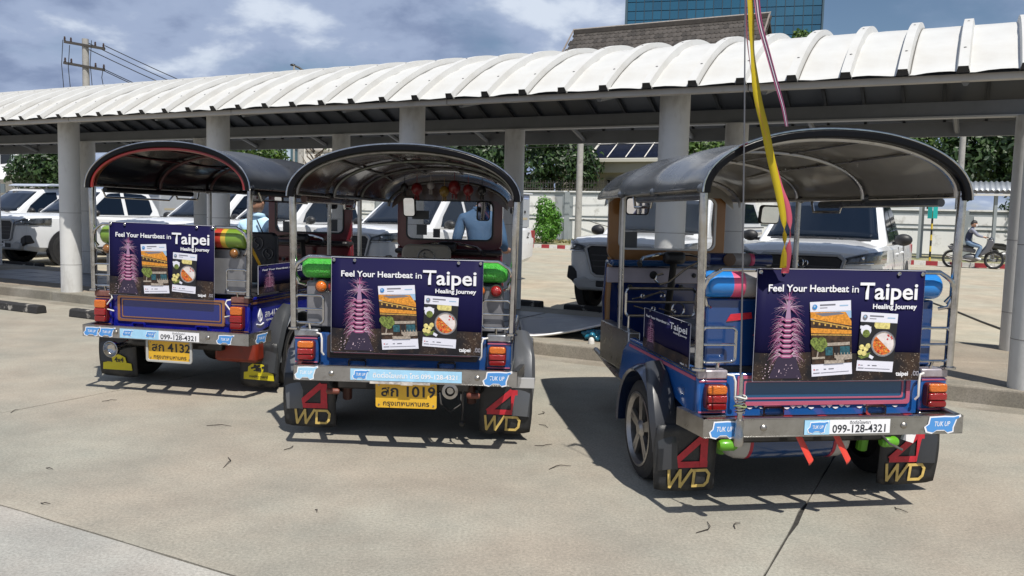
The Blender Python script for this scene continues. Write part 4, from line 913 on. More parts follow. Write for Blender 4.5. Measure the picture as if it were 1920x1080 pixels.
beige = mat('seat_vinyl_beige', (.30, .26, .20), .5, bump=.3, bscale=40)
maroon = mat('cab_maroon', (.12, .008, .013), .3, coat=.5); ochre = mat('cab_ochre', (.24, .10, .018), .35, coat=.4)
PR = dict(body=blueR, trim=pinkt, trim2=pinkt, inset=mat('inset_teal', (.008, .075, .17), .3, coat=.5), capm=mat('cap_pearl', (.40, .36, .38), .3, .5, var=.3, vscale=18), cab=ochre, zr=.705, dz=.055, ze=1.565, za=1.845,
          fender=paint('fender_dark_blue', (.010, .018, .045)), cover=mat('cover_grey', (.030, .032, .037), .35, coat=.2), flap='4wd', hinge=True, scribble=True, backp=paint('back_blue', (.010, .045, .16)), decal=True, seat=greyseat,
          rb=.064, zc=1.11, roll=rollR, bands=[(0, .43, 2), (.43, .49, 1), (.49, .592, 0)], bside=-1, bx=-.05, bw=.650, bolts=(-.414, .29), lamps=((), ()), msize=(.085, .065), fpanel=lin_R, roof=vin_g, lining=lin_R, valance=val_b, piping=chrome, bow=steel, curtain=vin_g, dashlow=paint('dash_blue', (.006, .020, .10)),
          nose=blueR, dashtop=paint('dash_top_blue', (.010, .055, .16)), dashp=mat('dash_pearl', (.42, .38, .42), .35, var=.1), wt=0, seal=True, wstick=[(-.36, 1.19, .13, .12)], mir=[(-.30, 2.15, 1.50), (.52, 1.75, 1.46)],
          seatx=.14, seatz=1.13, seatw=.21, dback=greyseat, headroll=True, rails=(-1,), brk=mat('bracket_red', (.50, .02, .02), .4), shock=mat('shock_green', (.10, .33, .015), .35, coat=.2))
PM = dict(PR, body=blueM, trim=mat('trim_dark', (.03, .02, .018), .4), trim2=pinkt, inset=mat('inset_black', (.018, .012, .012), .3), capm=mat('cap_steel_blue', (.30, .31, .33), .3, .7, var=.4, vscale=14), cab=maroon, zr=.70, dz=0.0, ze=1.515, za=1.80,
          fender=mat('fender_grey', (.20, .205, .215), .25, .3, coat=.5), cover=mat('cover_grey2', (.095, .10, .108), .3, .2, coat=.3), hinge=True, scribble=False, backp=mat('back_grey', (.20, .20, .215), .35, .3, var=.15), decal=False, seat=darkseat,
          rb=.060, zc=1.066, roll=rollM, bands=[(0, .3, 0), (.3, .592, 0)], bx=.053, bw=.648, bolts=(-.376, .472), lamps=(((-.50, amber), (-.425, redl)), ((.455, amber), (.555, redl))), msize=(.058, .085), fpanel=lin_M, roof=vin_b, lining=lin_M, valance=val_b, bow=darksteel, curtain=lin_M, dashlow=maroon, nose=maroon, dashtop=mat('dash_black', (.015, .013, .014), .4), dashp=maroon,
          seal=False, wstick=[(-.33, 1.355, .145, .075), (-.29, 1.22, .09, .09), (-.145, 1.20, .06, .075)], mir=[(-.33, 2.2, 1.46), (.30, 2.2, 1.44)], seatx=-.06, seatz=1.175, seatw=.185, dback=beige, headroll=False, rails=(), brk=mat('bracket_dark', (.12, .10, .09), .5, .6), shock=mat('shock_dark', (.06, .02, .015), .5))
PL = dict(PM, body=blueL, trim=bronze, trim2=bronze, inset=paint('inset_blue', (.006, .016, .16)), capm=mat('cap_bronze', (.22, .10, .08), .3, .4, var=.4, vscale=14), zr=.755, dz=.12, ze=1.565, za=1.88, fender=mat('fender_silver', (.26, .27, .28), .3, .5), cover=mat('cover_black', (.040, .043, .047), .45),
          flap='mud', hinge=False, backp=mat('back_silver', (.26, .26, .27), .35, .5, var=.1), rb=.072, zc=1.185, roll=rollL, bands=[(0, .36, 0), (.36, .42, 1), (.42, .46, 2), (.46, .592, 0)], bside=1, bx=.085, bw=.685, bolts=(-.315, .445), lamps=(((-.56, mat('smoky_amber', (.22, .09, .02), .2, coat=.5)),), ((.52, MATS['smoky_amber']),)), fpanel=lin_L, msize=(.055, .035), roof=vin_b, lining=lin_L, valance=val_b, piping=chrome,
          rim2=mat('rim_red_vinyl', (.22, .015, .015), .3, coat=.4), bow=mat('bow_dark_red', (.09, .008, .010), .3, coat=.3), curtain=vin_b, fold=True, wstick=[(-.30, 1.19, .08, .10), (.20, 1.20, .10, .12)], mir=[(-.32, 2.3, 1.515), (.35, 2.1, 1.46)], seatx=-.03, seatz=1.20, seatw=.19, dback=darkseat, brk=mat('bracket_red2', (.30, .02, .015), .4))
tukR = make_tuk('tuk_tuk', 'light blue tuk tuk with grey roof, blue and pink roll cushion and orange windscreen frame', (1.54, 4.09), radians(9.5), PR)
tukM = make_tuk('tuk_tuk', 'tuk tuk with green roll cushion and plate 1019, standing between the two others', (-.65, 5.05), radians(-2.4), PM)
tukL = make_tuk('tuk_tuk', 'dark blue tuk tuk with black roof and plate 4132, its mud flaps carrying yellow stickers', (-2.58, 6.385), radians(-12.5), PL)
for t in (tukR, tukM, tukL): t['group'] = 'tuk tuks parked in a row'

# bumper stickers and plates
def plate(root, x, y, z, code, rzw=.358, h=.152):
    p = G().prism(rrect(-rzw / 2, rzw / 2, -h / 2, h / 2, .012, 3), 'xz', 0, .003).done('number_plate', yellowp, root, smooth=0); p.location = (x, y, z); p.rotation_euler = (radians(4), 0, 0)
    text('plate_lettering', code, .088, ink, p, (.012, -.0012, -.006), bold=.0018, wid=1.06)
    text('plate_lettering', 'กรุงเทพมหานคร', .040, ink, p, (0, -.0012, -.062), bold=.0006, wid=1.05)
    for xx, zz in ((-.16, .058), (.16, .058), (-.16, -.058), (.16, -.058)): G().lathe((xx, 0, zz), (0, -1, 0), [(.006, 0), (.005, .003)], 8).done('plate_screw', bolt_m, p)
    G().boxb(-.10, .10, .003, .02, .0, .12).done('plate_bracket', under, p)
    return p
YB = -.2075
tuk_sticker(tukR, -.605, YB, .470, .120, .080); tuk_sticker(tukR, .485, YB, .477, .150, .082)
def phone_strip(root, x0, xm, x1, z):
    o = G().boxb(x0, xm, YB - .0010, YB, z - .034, z + .034, 0).boxb(xm, x1, YB - .0012, YB, z - .032, z + .034, 1).done('phone_sticker', [stick_pale, bwhite], root, smooth=0)
    text('lettering', '099-128-4321', .052, ink, o, ((xm + x1) / 2, YB - .0018, z - .026), bold=.0009, fit=(x1 - xm) * .88)
    text('lettering', 'ติดต่อโฆษณา', .020, ink, o, ((xm + x1) / 2, YB - .0018, z + .014), bold=.0002)
    return o
phone_strip(tukR, -.214, -.089, .217, .473); tuk_sticker(tukR, -.150, YB - .0012, .473, .085, .055)
phone_strip(tukL, -.280, .046, .377, .470)
for x in (-.520, -.393): tuk_sticker(tukL, x, YB, .470, .118, .068)
for x in (-.215, -.02): tuk_sticker(tukL, x, YB - .0012, .473, .075, .045)
tuk_sticker(tukL, .583, YB, .468, .115, .068)
st = tuk_sticker(tukL, .7965, -.075, .472, .115, .068, rz=radians(82.2))
tuk_sticker(tukM, -.525, YB, .474, .110, .075, pale=True); tuk_sticker(tukM, .584, YB, .474, .135, .085)
o = G().boxb(-.264, .383, YB - .0012, YB, .442, .508).done('phone_sticker', stick_pale, tukM, smooth=0)
text('lettering', 'ติดต่อโฆษณา โทร 099-128-4321', .038, bwhite, o, (.115, YB - .0022, .460), bold=.0006, fit=.49); tuk_sticker(tukM, -.205, YB - .0012, .474, .080, .055)
G().boxb(-.15, .20, YB - .004, YB + .01, .424, .436).boxb(.03, .10, YB - .006, YB + .01, .420, .438).done('peeled_tape', mat('peeled_tape', (.48, .44, .40), .6, var=.4, vscale=40), tukM, smooth=0)
plate(tukM, .055, -.165, .350, 'สก 1019'); plate(tukL, .105, -.165, .352, 'สก 4132')
G().ring(rrect(-.085, .295, .265, .438, .02, 4), rrect(-.068, .278, .280, .424, .012, 4), 'xz', -.178, -.166).done('plate_frame', mat('plate_frame_grey', (.40, .40, .38), .4), tukL, smooth=0, bevel=.002)
# undersides: gas tank, exhaust, boxes
tx = -.095
tk = G().lathe((tx, .21, .325), (1, 0, 0), [(.106, -.23), (.112, -.22), (.112, .22), (.106, .23)], 32)
for s in (-1, 1):
    tk.lathe((tx, .21, .325), (s, 0, 0), [(.1135, .215), (.1135, .232)], 32, m=1); tk.lathe((tx, .21, .325), (s, 0, 0), [(.113, .232), (.109, .28), (.092, .315), (.058, .335), (.01, .34)], 32, m=2)
tk.done('gas_tank', [paint('tank_blue', (.008, .045, .15)), mat('tank_red', (.35, .015, .04), .3), mat('tank_grey', (.40, .39, .37), .35)], tukR)
for x in (-.205, -.015): G().tube([(x - .02, -.13, .440), (x - .01, -.155, .425), (x + .055, -.17, .300), (x + .058, -.165, .295)], .021, 6, flat=.22).done('red_strap', mat('strap_red', (.62, .05, .03), .4), tukR, smooth=0)
G().boxb(-.60, .60, .10, .14, .41, .455).done('rear_beam', PR['brk'], tukR, bevel=.006); G().boxb(-.60, .60, .10, .14, .40, .455).done('rear_beam', PL['brk'], tukL, bevel=.006); G().boxb(-.30, .18, .10, .14, .41, .46).done('rear_beam', mat('orange_primer', (.22, .05, .02), .5), tukM, bevel=.006)
G().boxb(.30, .66, .10, .40, .245, .425).done('fuel_tank', mat('tank_orange', (.20, .022, .008), .4, dirt=((.10, .02, .01), 6, .5, .7)), tukL, bevel=.03, smooth=60)
G().tube([(-.20, .9, .34), (-.28, .45, .33), (-.38, .25, .335), (-.40, .0, .345), (-.385, -.13, .34)], .030, 12).lathe((-.385, -.13, .34), (0, -1, -.05), [(.030, 0), (.055, .01), (.062, .05), (.058, .052), (.050, .02), (.02, .0)], 20).done('exhaust_pipe', chrome, tukL, smooth=50)
G().tube([(.30, .8, .30), (.33, .3, .36), (.31, -.02, .375), (.305, -.10, .372)], .020, 10).lathe((.305, -.08, .372), (0, -1, 0), [(.020, 0), (.045, .005), (.048, .03), (.03, .032), (.022, .0)], 16).done('exhaust_pipe', steel, tukM, smooth=50)
G().tube([(.21, .1, .38), (.24, .0, .27), (.30, -.04, .235), (.36, .0, .27), (.35, .1, .36)], .006, 6).tube([(.37, -.02, .37), (.375, -.02, .24), (.37, -.02, .17)], .005, 6).sph((.37, -.02, .16), .018, 10, 8).done('cables', under, tukM)
G().tube([(.33, .1, .40), (.36, .0, .33), (.40, -.05, .31)], .006, 6).box((.50, .05, .36), (.06, .02, .07), (0, .3, 0), 1).done('cables', [darksteel, bwhite], tukR, smooth=0)
for s in (-1, 1):
    G().lathe((s * .43, .05, .315), (s, 0, 0), [(.012, -.04), (.018, -.03), (.018, .03), (.012, .04)], 14).done('damper', mat('damper_rust', (.16, .045, .03), .5), tukM)
    G().lathe((-.04 + s * .43, .05, .325), (s, 0, 0), [(.020, -.045), (.028, -.03), (.028, .03), (.02, .045)], 16).done('damper', PR['shock'], tukR)
G().boxb(.665, .80, -.06, -.03, .395, .455).done('bracket_plate', mat('plain_plate', (.55, .55, .55), .35, .5), tukM, smooth=0, bevel=.002)
# side lettering on the left one
cr = G().tube([(.657, .16 + .030 * cos(a), .60 + .040 * sin(a)) for a in [2 * pi * i / 16 for i in range(16)]], .003, 5, closed=True)
cr.tube([(.657, .16, .555), (.657, .16, .66)], .004, 5); cr.tube([(.657, .11 + .1 * t, .545 - .012 * sin(pi * t)) for t in [i / 8 for i in range(9)]], .006, 5); cr.tube([(.657, .135 + .05 * t, .60 + .05 * sin(pi * t)) for t in [i / 8 for i in range(9)]], .004, 5)
em = cr.done('painted_emblem', bwhite, tukL)
text('lettering', 'สก-4132', .070, bwhite, em, (.6565, .235, .585), (pi / 2, 0, pi / 2), align='LEFT', bold=.001, wid=.95)
text('lettering', 'กรุงเทพมหานคร', .024, bwhite, em, (.6565, .25, .555), (pi / 2, 0, pi / 2), align='LEFT', bold=.0004)
G().tube([(.655, .02, 1.14), (.655, .16, .99)], .014, 6, flat=.4).done('yellow_strap', mat('strap_yellow', (.60, .36, .02), .5), tukL)

# banners hung on the tuk tuks
def banner(label, tuk, cx_, z0, z1, width, side=0, y=-.030, tilt=0.0, seed=1):
    ck = side == 0
    B = thing('advertising_banner', label, 'banner', (0, 0, 0), 0, 'Taipei banners on the tuk tuks')
    if ck not in banner.src: build_banner(B, cards=ck, seed=seed); banner.src[ck] = B
    else:
        for c in list(banner.src[ck].children): dup_tree(c, B)
    M_ = Matrix.Translation(tuk.location) @ Matrix.Rotation(tuk.rotation_euler.z, 4, 'Z')
    if side == 0: L_ = Matrix.Translation((cx_, y, (z0 + z1) / 2)) @ Matrix.Rotation(tilt, 4, 'Y')
    else: L_ = Matrix.Translation((side * y, cx_, (z0 + z1) / 2)) @ Matrix.Rotation(side * pi / 2, 4, 'Z') @ Matrix.Rotation(tilt, 4, 'Y')
    B.matrix_world = M_ @ L_ @ Matrix.Diagonal((width / BW, 1, (z1 - z0) / BHT, 1)); return B
banner.src = {}
bR = banner('navy Taipei banner on the light blue tuk tuk, with ribbons at its top', tukR, .038, .655, 1.193, .872)
bM = banner('navy Taipei banner between two bright green roll ends on the plate 1019 tuk tuk', tukM, .028, .572, 1.140, .905)
bL = banner('slightly tilted navy Taipei banner on the back of the dark blue tuk tuk', tukL, -.052, .730, 1.282, .890, tilt=radians(.6))
bRs = banner('small dark Taipei banner along the open side of the light blue tuk tuk', tukR, .43, .695, .915, .70, side=-1, y=.672)
bLs = banner('small Taipei banner on the side of the dark blue tuk tuk above number 4132', tukL, .50, .775, .990, .86, side=1, y=.690)

# whip pole with ribbons at the right tuk tuk
Mr = Matrix.Translation(tukR.location) @ Matrix.Rotation(tukR.rotation_euler.z, 4, 'Z')
pl = thing('ribbon_pole', 'thin whip pole on a spring base at the bumper of the light blue tuk tuk', 'pole', Mr @ Vector((-.545, -.232, .40)), tukR.rotation_euler.z)
gg = G().lathe((0, 0, 0), (0, 0, 1), [(.019, .0), (.022, .01), (.022, .055), (.0185, .06), (.0185, .12), (.012, .125), (.012, .15)], 16).done('spring_base', steel, pl)
gg = G()
gg.tube([(.021 * cos(t), .021 * sin(t), .15 + .013 * t / 6.283 * 1.0) for t in [i * .45 for i in range(84)]], .0032, 5)
gg.lathe((0, 0, 0), (0, 0, 1), [(.014, .15), (.014, .23), (.009, .235), (.009, .31), (.006, .33)], 12); gg.done('spring', chrome, pl)
G().tube([(0, 0, .14), (-.020, 0, .8), (-.045, .004, 1.5), (-.080, .01, 2.32)], [.0042, .004, .0034, .0024], 7).done('rod', mat('rod_grey', (.16, .16, .17), .35, .6), pl)
for z, c in ((.225, 'cable_white'), (.185, 'cable_green')): G().tube([(.026 * cos(a), .026 * sin(a), z + .004 * sin(2 * a)) for a in [2 * pi * i / 14 for i in range(14)]], .004, 6, closed=True).done('tie', mat(c, (.65, .65, .60) if 'white' in c else (.20, .26, .10), .5), pl)
def ribbon(name, label, pts, wd, m, twist):
    P = [Vector(p) for p in pts]; vs = []; fs = []; n = len(P) * 6; Q = []
    for i in range(n + 1):
        t = i / n * (len(P) - 1); k = min(int(t), len(P) - 2); f = t - k
        p0, p1, p2, p3 = P[max(k - 1, 0)], P[k], P[k + 1], P[min(k + 2, len(P) - 1)]
        Q.append(.5 * ((2 * p1) + (p2 - p0) * f + (2 * p0 - 5 * p1 + 4 * p2 - p3) * f * f + (3 * p1 - p0 - 3 * p2 + p3) * f ** 3))
    mats = m if isinstance(m, list) else [m]; ns = 5 if len(mats) > 1 else 1; mi = []
    for i, q in enumerate(Q):
        a = twist(i / n); d = Vector((cos(a), sin(a), 0))
        for j in range(ns + 1): vs.append(q + d * wd * (j / ns - .5) + Vector((0, 0, 0)))
    o = G()
    for i in range(n):
        for j in range(ns):
            o.add([vs[i * (ns + 1) + j], vs[i * (ns + 1) + j + 1], vs[(i + 1) * (ns + 1) + j + 1], vs[(i + 1) * (ns + 1) + j]], [(0, 1, 2, 3)], (0, 2, 1, 2, 0)[j] if ns == 5 else 0)
    r = o.done(name, mats, smooth=80); r.modifiers.new('thick', 'SOLIDIFY').thickness = .0008
    return tag(r, label, 'ribbon', 'ribbons on the whip pole')
yel = translucent('ribbon_yellow', (.62, .50, .02), (.70, .52, .02), .35, .35); pnk = translucent('ribbon_pink', (.66, .13, .20), (.75, .2, .28), .35, .35)
stripes = [mat('ribbon_crimson', (.22, .03, .09), .4), mat('ribbon_ivory', (.42, .36, .40), .4), mat('ribbon_navy', (.012, .011, .025), .5)]
RIB_Y = [(1.013, 3.87, 2.495), (1.029, 3.86, 2.32), (1.041, 3.85, 2.156), (1.069, 3.84, 1.969), (1.106, 3.83, 1.829), (1.142, 3.83, 1.688), (1.191, 3.84, 1.524), (1.223, 3.86, 1.405), (1.243, 3.9, 1.308), (1.264, 3.97, 1.201)]
RIB_P = [(0.997, 3.88, 2.497), (1.013, 3.88, 2.324), (1.02, 3.87, 2.218), (1.051, 3.865, 2.043), (1.093, 3.85, 1.877), (1.141, 3.845, 1.737), (1.188, 3.845, 1.572), (1.228, 3.86, 1.49), (1.263, 3.89, 1.382), (1.272, 3.93, 1.283), (1.281, 3.99, 1.175)]
RIB_S = [(1.041, 3.87, 2.461), (1.062, 3.84, 2.293), (1.095, 3.8, 2.148), (1.128, 3.77, 2.018), (1.157, 3.75, 1.913), (1.175, 3.74, 1.826)]
TIE = tuple(Mr @ Vector((-.545 - .076, -.232 + .009, .40 + 2.20)))
RIB_Y = [TIE] + RIB_Y; RIB_P = [TIE] + RIB_P; RIB_S = [TIE] + RIB_S
ribbon('yellow_ribbon', 'long yellow ribbon tied at the pole top and hanging to the banner edge', RIB_Y, .036, yel, lambda t: .15 + .35 * sin(t * 9) + 1.35 * math.exp(-((t - .86) / .05) ** 2) + .5 * math.exp(-((t - .3) / .06) ** 2))
ribbon('pink_ribbon', 'pink ribbon hanging beside the yellow one and ending on the banner', RIB_P, .040, pnk, lambda t: 1.30 + .15 * sin(t * 9) - 1.15 * max(0, min(1, (t - .52) / .14)) + 1.1 * math.exp(-((t - .84) / .05) ** 2))
ribbon('striped_ribbon', 'short dark striped ribbon with pale and red edges blowing free to the right', RIB_S, .030, stripes, lambda t: .1 + .75 * t)

# ornaments hung inside the middle tuk tuk's roof
for i, (x, z, r_, c) in enumerate(((-.20, 1.60, .045, 'red'), (-.09, 1.63, .03, 'white'), (.02, 1.585, .04, 'gold'), (.10, 1.62, .05, 'red'), (.21, 1.60, .042, 'red'), (-.30, 1.61, .032, 'dark'), (.32, 1.60, .034, 'dark'))):
    gg = G().sph((x, 1.75, z), (r_, r_, r_ * 1.15), 12, 8).tube([(x, 1.75, z + r_), (x, 1.75, z + r_ + .07)], .003, 5)
    for q in range(5): gg.tube([(x + .3 * r_ * cos(q * 1.26), 1.75 + .3 * r_ * sin(q * 1.26), z - r_), (x + .4 * r_ * cos(q * 1.26), 1.75, z - r_ - .04)], .004, 4)
    gg.done('hanging_ornament', mat('ornament_' + c, dict(red=(.25, .02, .02), white=(.45, .42, .40), gold=(.30, .18, .03), dark=(.03, .03, .03))[c], .35, coat=.3), tukM, smooth=60)

# ---------------------------------------------------------------- white double-cab pickups behind the walkway (nose at local y = 0, tail at y = 5.3)
carw = mat('car_white', (0.74, 0.75, 0.76), 0.28, coat=.6, var=.015, vscale=1.0)
cglass = mat('tinted_glass', (0.005, 0.009, 0.017), 0.04, spec=.5); trimb = mat('car_trim_black', (.018, .018, .020), .5, var=.2)
lampg = mat('headlamp_glass', (.055, .062, .072), .06, coat=1.0, var=.9, vscale=11); lampc = mat('headlamp_chrome', (.62, .64, .66), .15, 1.0)
canop = mat('canopy_grey', (.42, .44, .47), .35, .3, var=.06, vscale=1.5); shell = mat('canopy_white', (.72, .72, .72), .3, coat=.4)
alloy = mat('truck_alloy', (.40, .40, .41), .3, .8)
def yx(x):
    K_ = ((0, -.005), (.52, 0), (.70, .04), (.80, .12), (.875, .34), (.905, .60), (.93, .9))
    for (a, b), (c, d) in zip(K_, K_[1:]):
        if x <= c: return b + (d - b) * (x - a) / (c - a)
    return .9
def build_truck(T, top=None):
    # lower body: closed cross-sections along the length
    ST = [(0.00, .52, .48, .90, .90), (0.04, .70, .42, 1.03, 1.05), (.12, .80, .36, 1.085, 1.115), (.34, .875, .32, 1.105, 1.15), (.60, .905, .31, 1.11, 1.165), (1.0, .915, .31, 1.115, 1.175), (1.30, .918, .31, 1.12, 1.18),
          (1.36, .918, .31, 1.115, 1.175), (2.4, .915, .31, 1.10, 1.125), (3.50, .910, .31, 1.105, 1.12), (3.56, .910, .31, 1.12, 1.12), (4.6, .908, .34, 1.13, 1.13), (5.18, .90, .42, 1.13, 1.13), (5.26, .86, .46, 1.10, 1.10)]
    vs = []; fs = []
    for y, hw_, zb, zs, zt in ST:
        half = [(hw_ * .86, zb), (hw_ * .985, zb + .10), (hw_ * 1.0, .62), (hw_ * 1.012, .86), (hw_ * .985, zs - .05), (hw_ * .93, zs), (hw_ * .50, zt), (0, zt + .004)]
        ring_ = half + [(-x, z) for x, z in reversed(half[:-1])]
        vs += [(x, y, z) for x, z in ring_]
    n = 15
    for i in range(len(ST) - 1):
        for j in range(n): fs.append((i * n + j, i * n + (j + 1) % n, (i + 1) * n + (j + 1) % n, (i + 1) * n + j))
    fs += [tuple(range(n - 1, -1, -1)), tuple((len(ST) - 1) * n + j for j in range(n))]
    body = G().add(vs, fs).done('body', carw, T, smooth=32)
    # cabin
    prof = [(1.30, 1.10), (1.62, 1.37), (2.06, 1.70), (2.18, 1.755), (2.55, 1.795), (3.10, 1.775), (3.34, 1.71), (3.52, 1.30), (3.56, 1.10)]
    hwz = lambda z: .865 - (z - 1.10) / .70 * .215
    vs = [(s * hwz(z), y, z) for s in (-1, 1) for y, z in prof]; m_ = len(prof)
    fs = [tuple(range(m_ - 1, -1, -1)), tuple(range(m_, 2 * m_))] + [(i, i + 1, m_ + i + 1, m_ + i) for i in range(m_ - 1)] + [(m_ - 1, 0, m_, 2 * m_ - 1)]
    G().add(vs, fs).done('cabin', carw, T, smooth=30, bevel=.045)
    # glazing, proud of the shell on its own black seal
    def plane_pt(y, z, off): return z + off
    e = Vector((0, -(1.70 - 1.10), (2.06 - 1.30))).normalized() * .012
    def ws(u, v):
        z = 1.19 + (1.685 - 1.19) * v; y = 1.30 + (z - 1.10) * .76 / .60; x = (hwz(z) - .075 - .02 * (1 - v)) * (2 * u - 1)
        bow = .05 * (1 - (2 * u - 1) ** 2); return (x, y - bow + e.y, z + e.z + bow * .3)
    G().grid(ws, 12, 6).done('windscreen', cglass, T, smooth=60, solid=.004)
    G().add([Vector(ws(u, v)) + e * .0 for u, v in ((0, 1), (1, 1), (1, .90), (0, .90))], [(0, 1, 2, 3)]).done('sun_strip', trimb, T, smooth=0).location = (0, -.003, .004)
    for s in (-1, 1):
        sx = lambda z, o=.010: s * (hwz(z) + o)
        def poly(pts, name, mt, o=.010): return G().add([(sx(z, o), y, z) for y, z in pts], [tuple(range(len(pts)))]).done(name, mt, T, smooth=0, solid=.004)
        poly([(1.60, 1.165), (1.74, 1.34), (2.16, 1.655), (2.24, 1.675), (2.50, 1.69), (2.50, 1.165)], 'side_window', cglass)
        poly([(2.60, 1.165), (2.60, 1.69), (3.10, 1.675), (3.22, 1.63), (3.30, 1.50), (3.32, 1.26), (3.22, 1.165)], 'side_window', cglass)
        # door shut lines and handles, sill step
        xs = s * .9305
        for pts in ([(1.52, 1.06), (1.50, .80), (1.62, .42)], [(2.55, 1.08), (2.55, .42)], [(3.36, 1.08), (3.36, .80), (3.16, .42)], [(3.545, 1.10), (3.545, .40)]): G().tube([(s * (.918 * (1.012 if .7 < z < .95 else 1.0) - (.02 if z > 1 else 0) + .001), y, z) for y, z in pts], .0055, 5).done('shut_line', trimb, body)
        for y in (2.30, 3.16): G().box((s * .915, y, .985), (.035, .17, .030)).done('door_handle', carw, body, bevel=.01)
        G().boxb(min(s * .78, s * .95), max(s * .78, s * .95), 1.55, 3.45, .36, .40).done('side_step', trimb, T, bevel=.012)
        mo = G().sph((s * 1.03, 1.62, 1.20), (.115, .075, .082), 14, 10).box((s * .94, 1.66, 1.15), (.10, .05, .04)); mo.done('wing_mirror', trimb, T, smooth=60)
        for y in (.95, 4.02):
            G().lathe((s * .80, y, .40), (s, 0, 0), [(.43, 0), (.43, .128), (.40, .130)], 28).done('wheel_arch', trimb, T, smooth=30)
            wh = G().lathe((s * .72, y, .375), (s, 0, 0), [(.25, .0), (.345, .01), (.375, .05), (.375, .17), (.345, .215), (.265, .222), (.25, .19)], 32, closed=True).lathe((s * .80, y, .375), (s, 0, 0), [(.255, 0), (.255, .03)], 24).done('wheel', rubber, T, smooth=40)
            gg = G().lathe((s * .905, y, .375), (s, 0, 0), [(.255, 0), (.258, .018), (.24, .012), (.22, -.05)], 28, closed=True)
            for q in range(6):
                a = 2 * pi * q / 6; gg.box((s * .905, y + cos(a) * .12, .375 + sin(a) * .12), (.02, .25, .055), (a, 0, 0))
            gg.lathe((s * .89, y, .375), (s, 0, 0), [(.07, 0), (.06, .03), (.02, .035)], 16); gg.done('rim', alloy, wh, smooth=35)
        # headlamp sweeping round the corner
        hp = lambda u, v: (s * (.46 + .445 * u + .012), yx(.46 + .445 * u) - .016 + .02 * v, .905 + .012 * u + (.045 + .115 * (u ** .6)) * v)
        hl = G().grid(hp, 10, 3).done('headlight', lampg, T, smooth=60, solid=.03)
        G().lathe((s * .70, .050, .985), (0, -1, 0), [(.036, 0), (.034, .02), (.02, .028)], 16).done('lamp_unit', lampc, hl)
        G().grid(lambda u, v: (s * (.50 + .39 * u + .016), yx(.50 + .39 * u) - .030, .903 + .014 * v + .012 * u), 8, 1).done('lamp_strip', lampc, hl, smooth=60, solid=.012)
        G().prism([(s * .60, .60), (s * .82, .70), (s * .84, .52), (s * .70, .44), (s * .58, .46)], 'xz', .045, .30).done('fog_pocket', trimb, T, bevel=.02).location = (0, .05 - .06, 0)
        # tail lamp
        G().prism([(s * .80, .80), (s * .905, .80), (s * .905, 1.08), (s * .80, 1.08)], 'xz', 5.10, 5.275).done('tail_light', redl, T, bevel=.015)
    # nose: grille, bumper, plate, badge
    gr = G().prism([(-.50, .95), (-.44, 1.0), (.44, 1.0), (.50, .95), (.40, .62), (.34, .58), (-.34, .58), (-.40, .62)], 'xz', -.030, .12).done('grille', trimb, T, bevel=.02)
    G().ring([(-.54, .96), (-.46, 1.025), (.46, 1.025), (.54, .96), (.43, .60), (.36, .555), (-.36, .555), (-.43, .60)], [(-.49, .948), (-.43, .993), (.43, .993), (.49, .948), (.40, .625), (.34, .588), (-.34, .588), (-.40, .625)], 'xz', -.045, .05).done('grille_surround', mat('grille_silver', (.40, .41, .42), .3, .6), T, smooth=0, bevel=.008)
    for z in (.86, .78, .70): G().boxb(-.42, .42, -.036, -.028, z, z + .014).done('grille_bar', mat('grille_bar', (.05, .05, .055), .4), gr, smooth=0)
    eg = G()
    for a_, b_, ca in ((.088, .060, 0), (.034, .056, 0), (.060, .026, .026)): eg.tube([(a_ * cos(t), -.042, .905 + ca * .8 + b_ * sin(t)) for t in [2 * pi * i / 28 for i in range(28)]], .0065, 6, closed=True)
    eg.done('emblem', lampc, gr)
    G().prism([(-.74, .50), (-.55, .56), (.55, .56), (.74, .50), (.66, .36), (-.66, .36)], 'xz', .00, .20).done('front_bumper', mat('bumper_grey', (.40, .41, .42), .35, coat=.3), T, bevel=.04, smooth=50)
    G().boxb(-.36, .36, -.012, .05, .41, .50).done('air_intake', trimb, T, bevel=.015)
    pt = G().boxb(-.17, .17, -.022, -.016, .42, .565).done('number_plate', bwhite, T, smooth=0); G().boxb(-.13, .13, -.024, -.022, .50, .545).done('plate_lettering', ink, pt, smooth=0); G().boxb(-.10, .10, -.024, -.022, .44, .47).done('plate_lettering', ink, pt, smooth=0)
    for s in (-1, 1): G().tube([(s * .30, 1.27, 1.192), (s * .02 + .25, 1.22, 1.20)], .010, 6).done('wiper', trimb, T)
    G().tube([(-.66, 1.28, 1.178), (.66, 1.28, 1.178)], .022, 6, flat=.5).done('cowl', trimb, T)
    # cargo bed
    bd = G().boxb(-.76, .76, 3.60, 5.16, 1.115, 1.137).done('bed_cover', trimb, T, smooth=0)
    if top == 'box':
        cb = G().boxb(-.80, .80, 3.58, 5.20, 1.137, 1.84).done('canopy', canop, T, bevel=.03)
        G().boxb(-.84, .84, 3.50, 5.24, 1.84, 1.875).done('canopy_roof', mat('canopy_roof', (.55, .57, .60), .4), cb, bevel=.012)
        for s in (-1, 1):
            x0, x1 = sorted((s * .800, s * .804))
            G().boxb(x0, x1, 3.70, 5.08, 1.30, 1.30 + .05).done('canopy_stripe', mat('stripe_sand', (.42, .36, .25), .5), cb, smooth=0)
            G().boxb(x0, x1, 4.90, 5.12, 1.74, 1.82).done('canopy_sticker', mat('sticker_flag', (.35, .42, .62), .4), cb, smooth=0)
            G().lathe((s * .804, 4.95, 1.47), (s, 0, 0), [(.03, 0), (.03, .012), (.012, .02)], 12).done('canopy_lock', trimb, cb)
    elif top == 'rack':
        cb = G().boxb(-.80, .80, 3.58, 5.20, 1.137, 1.80).done('canopy', canop, T, bevel=.03)
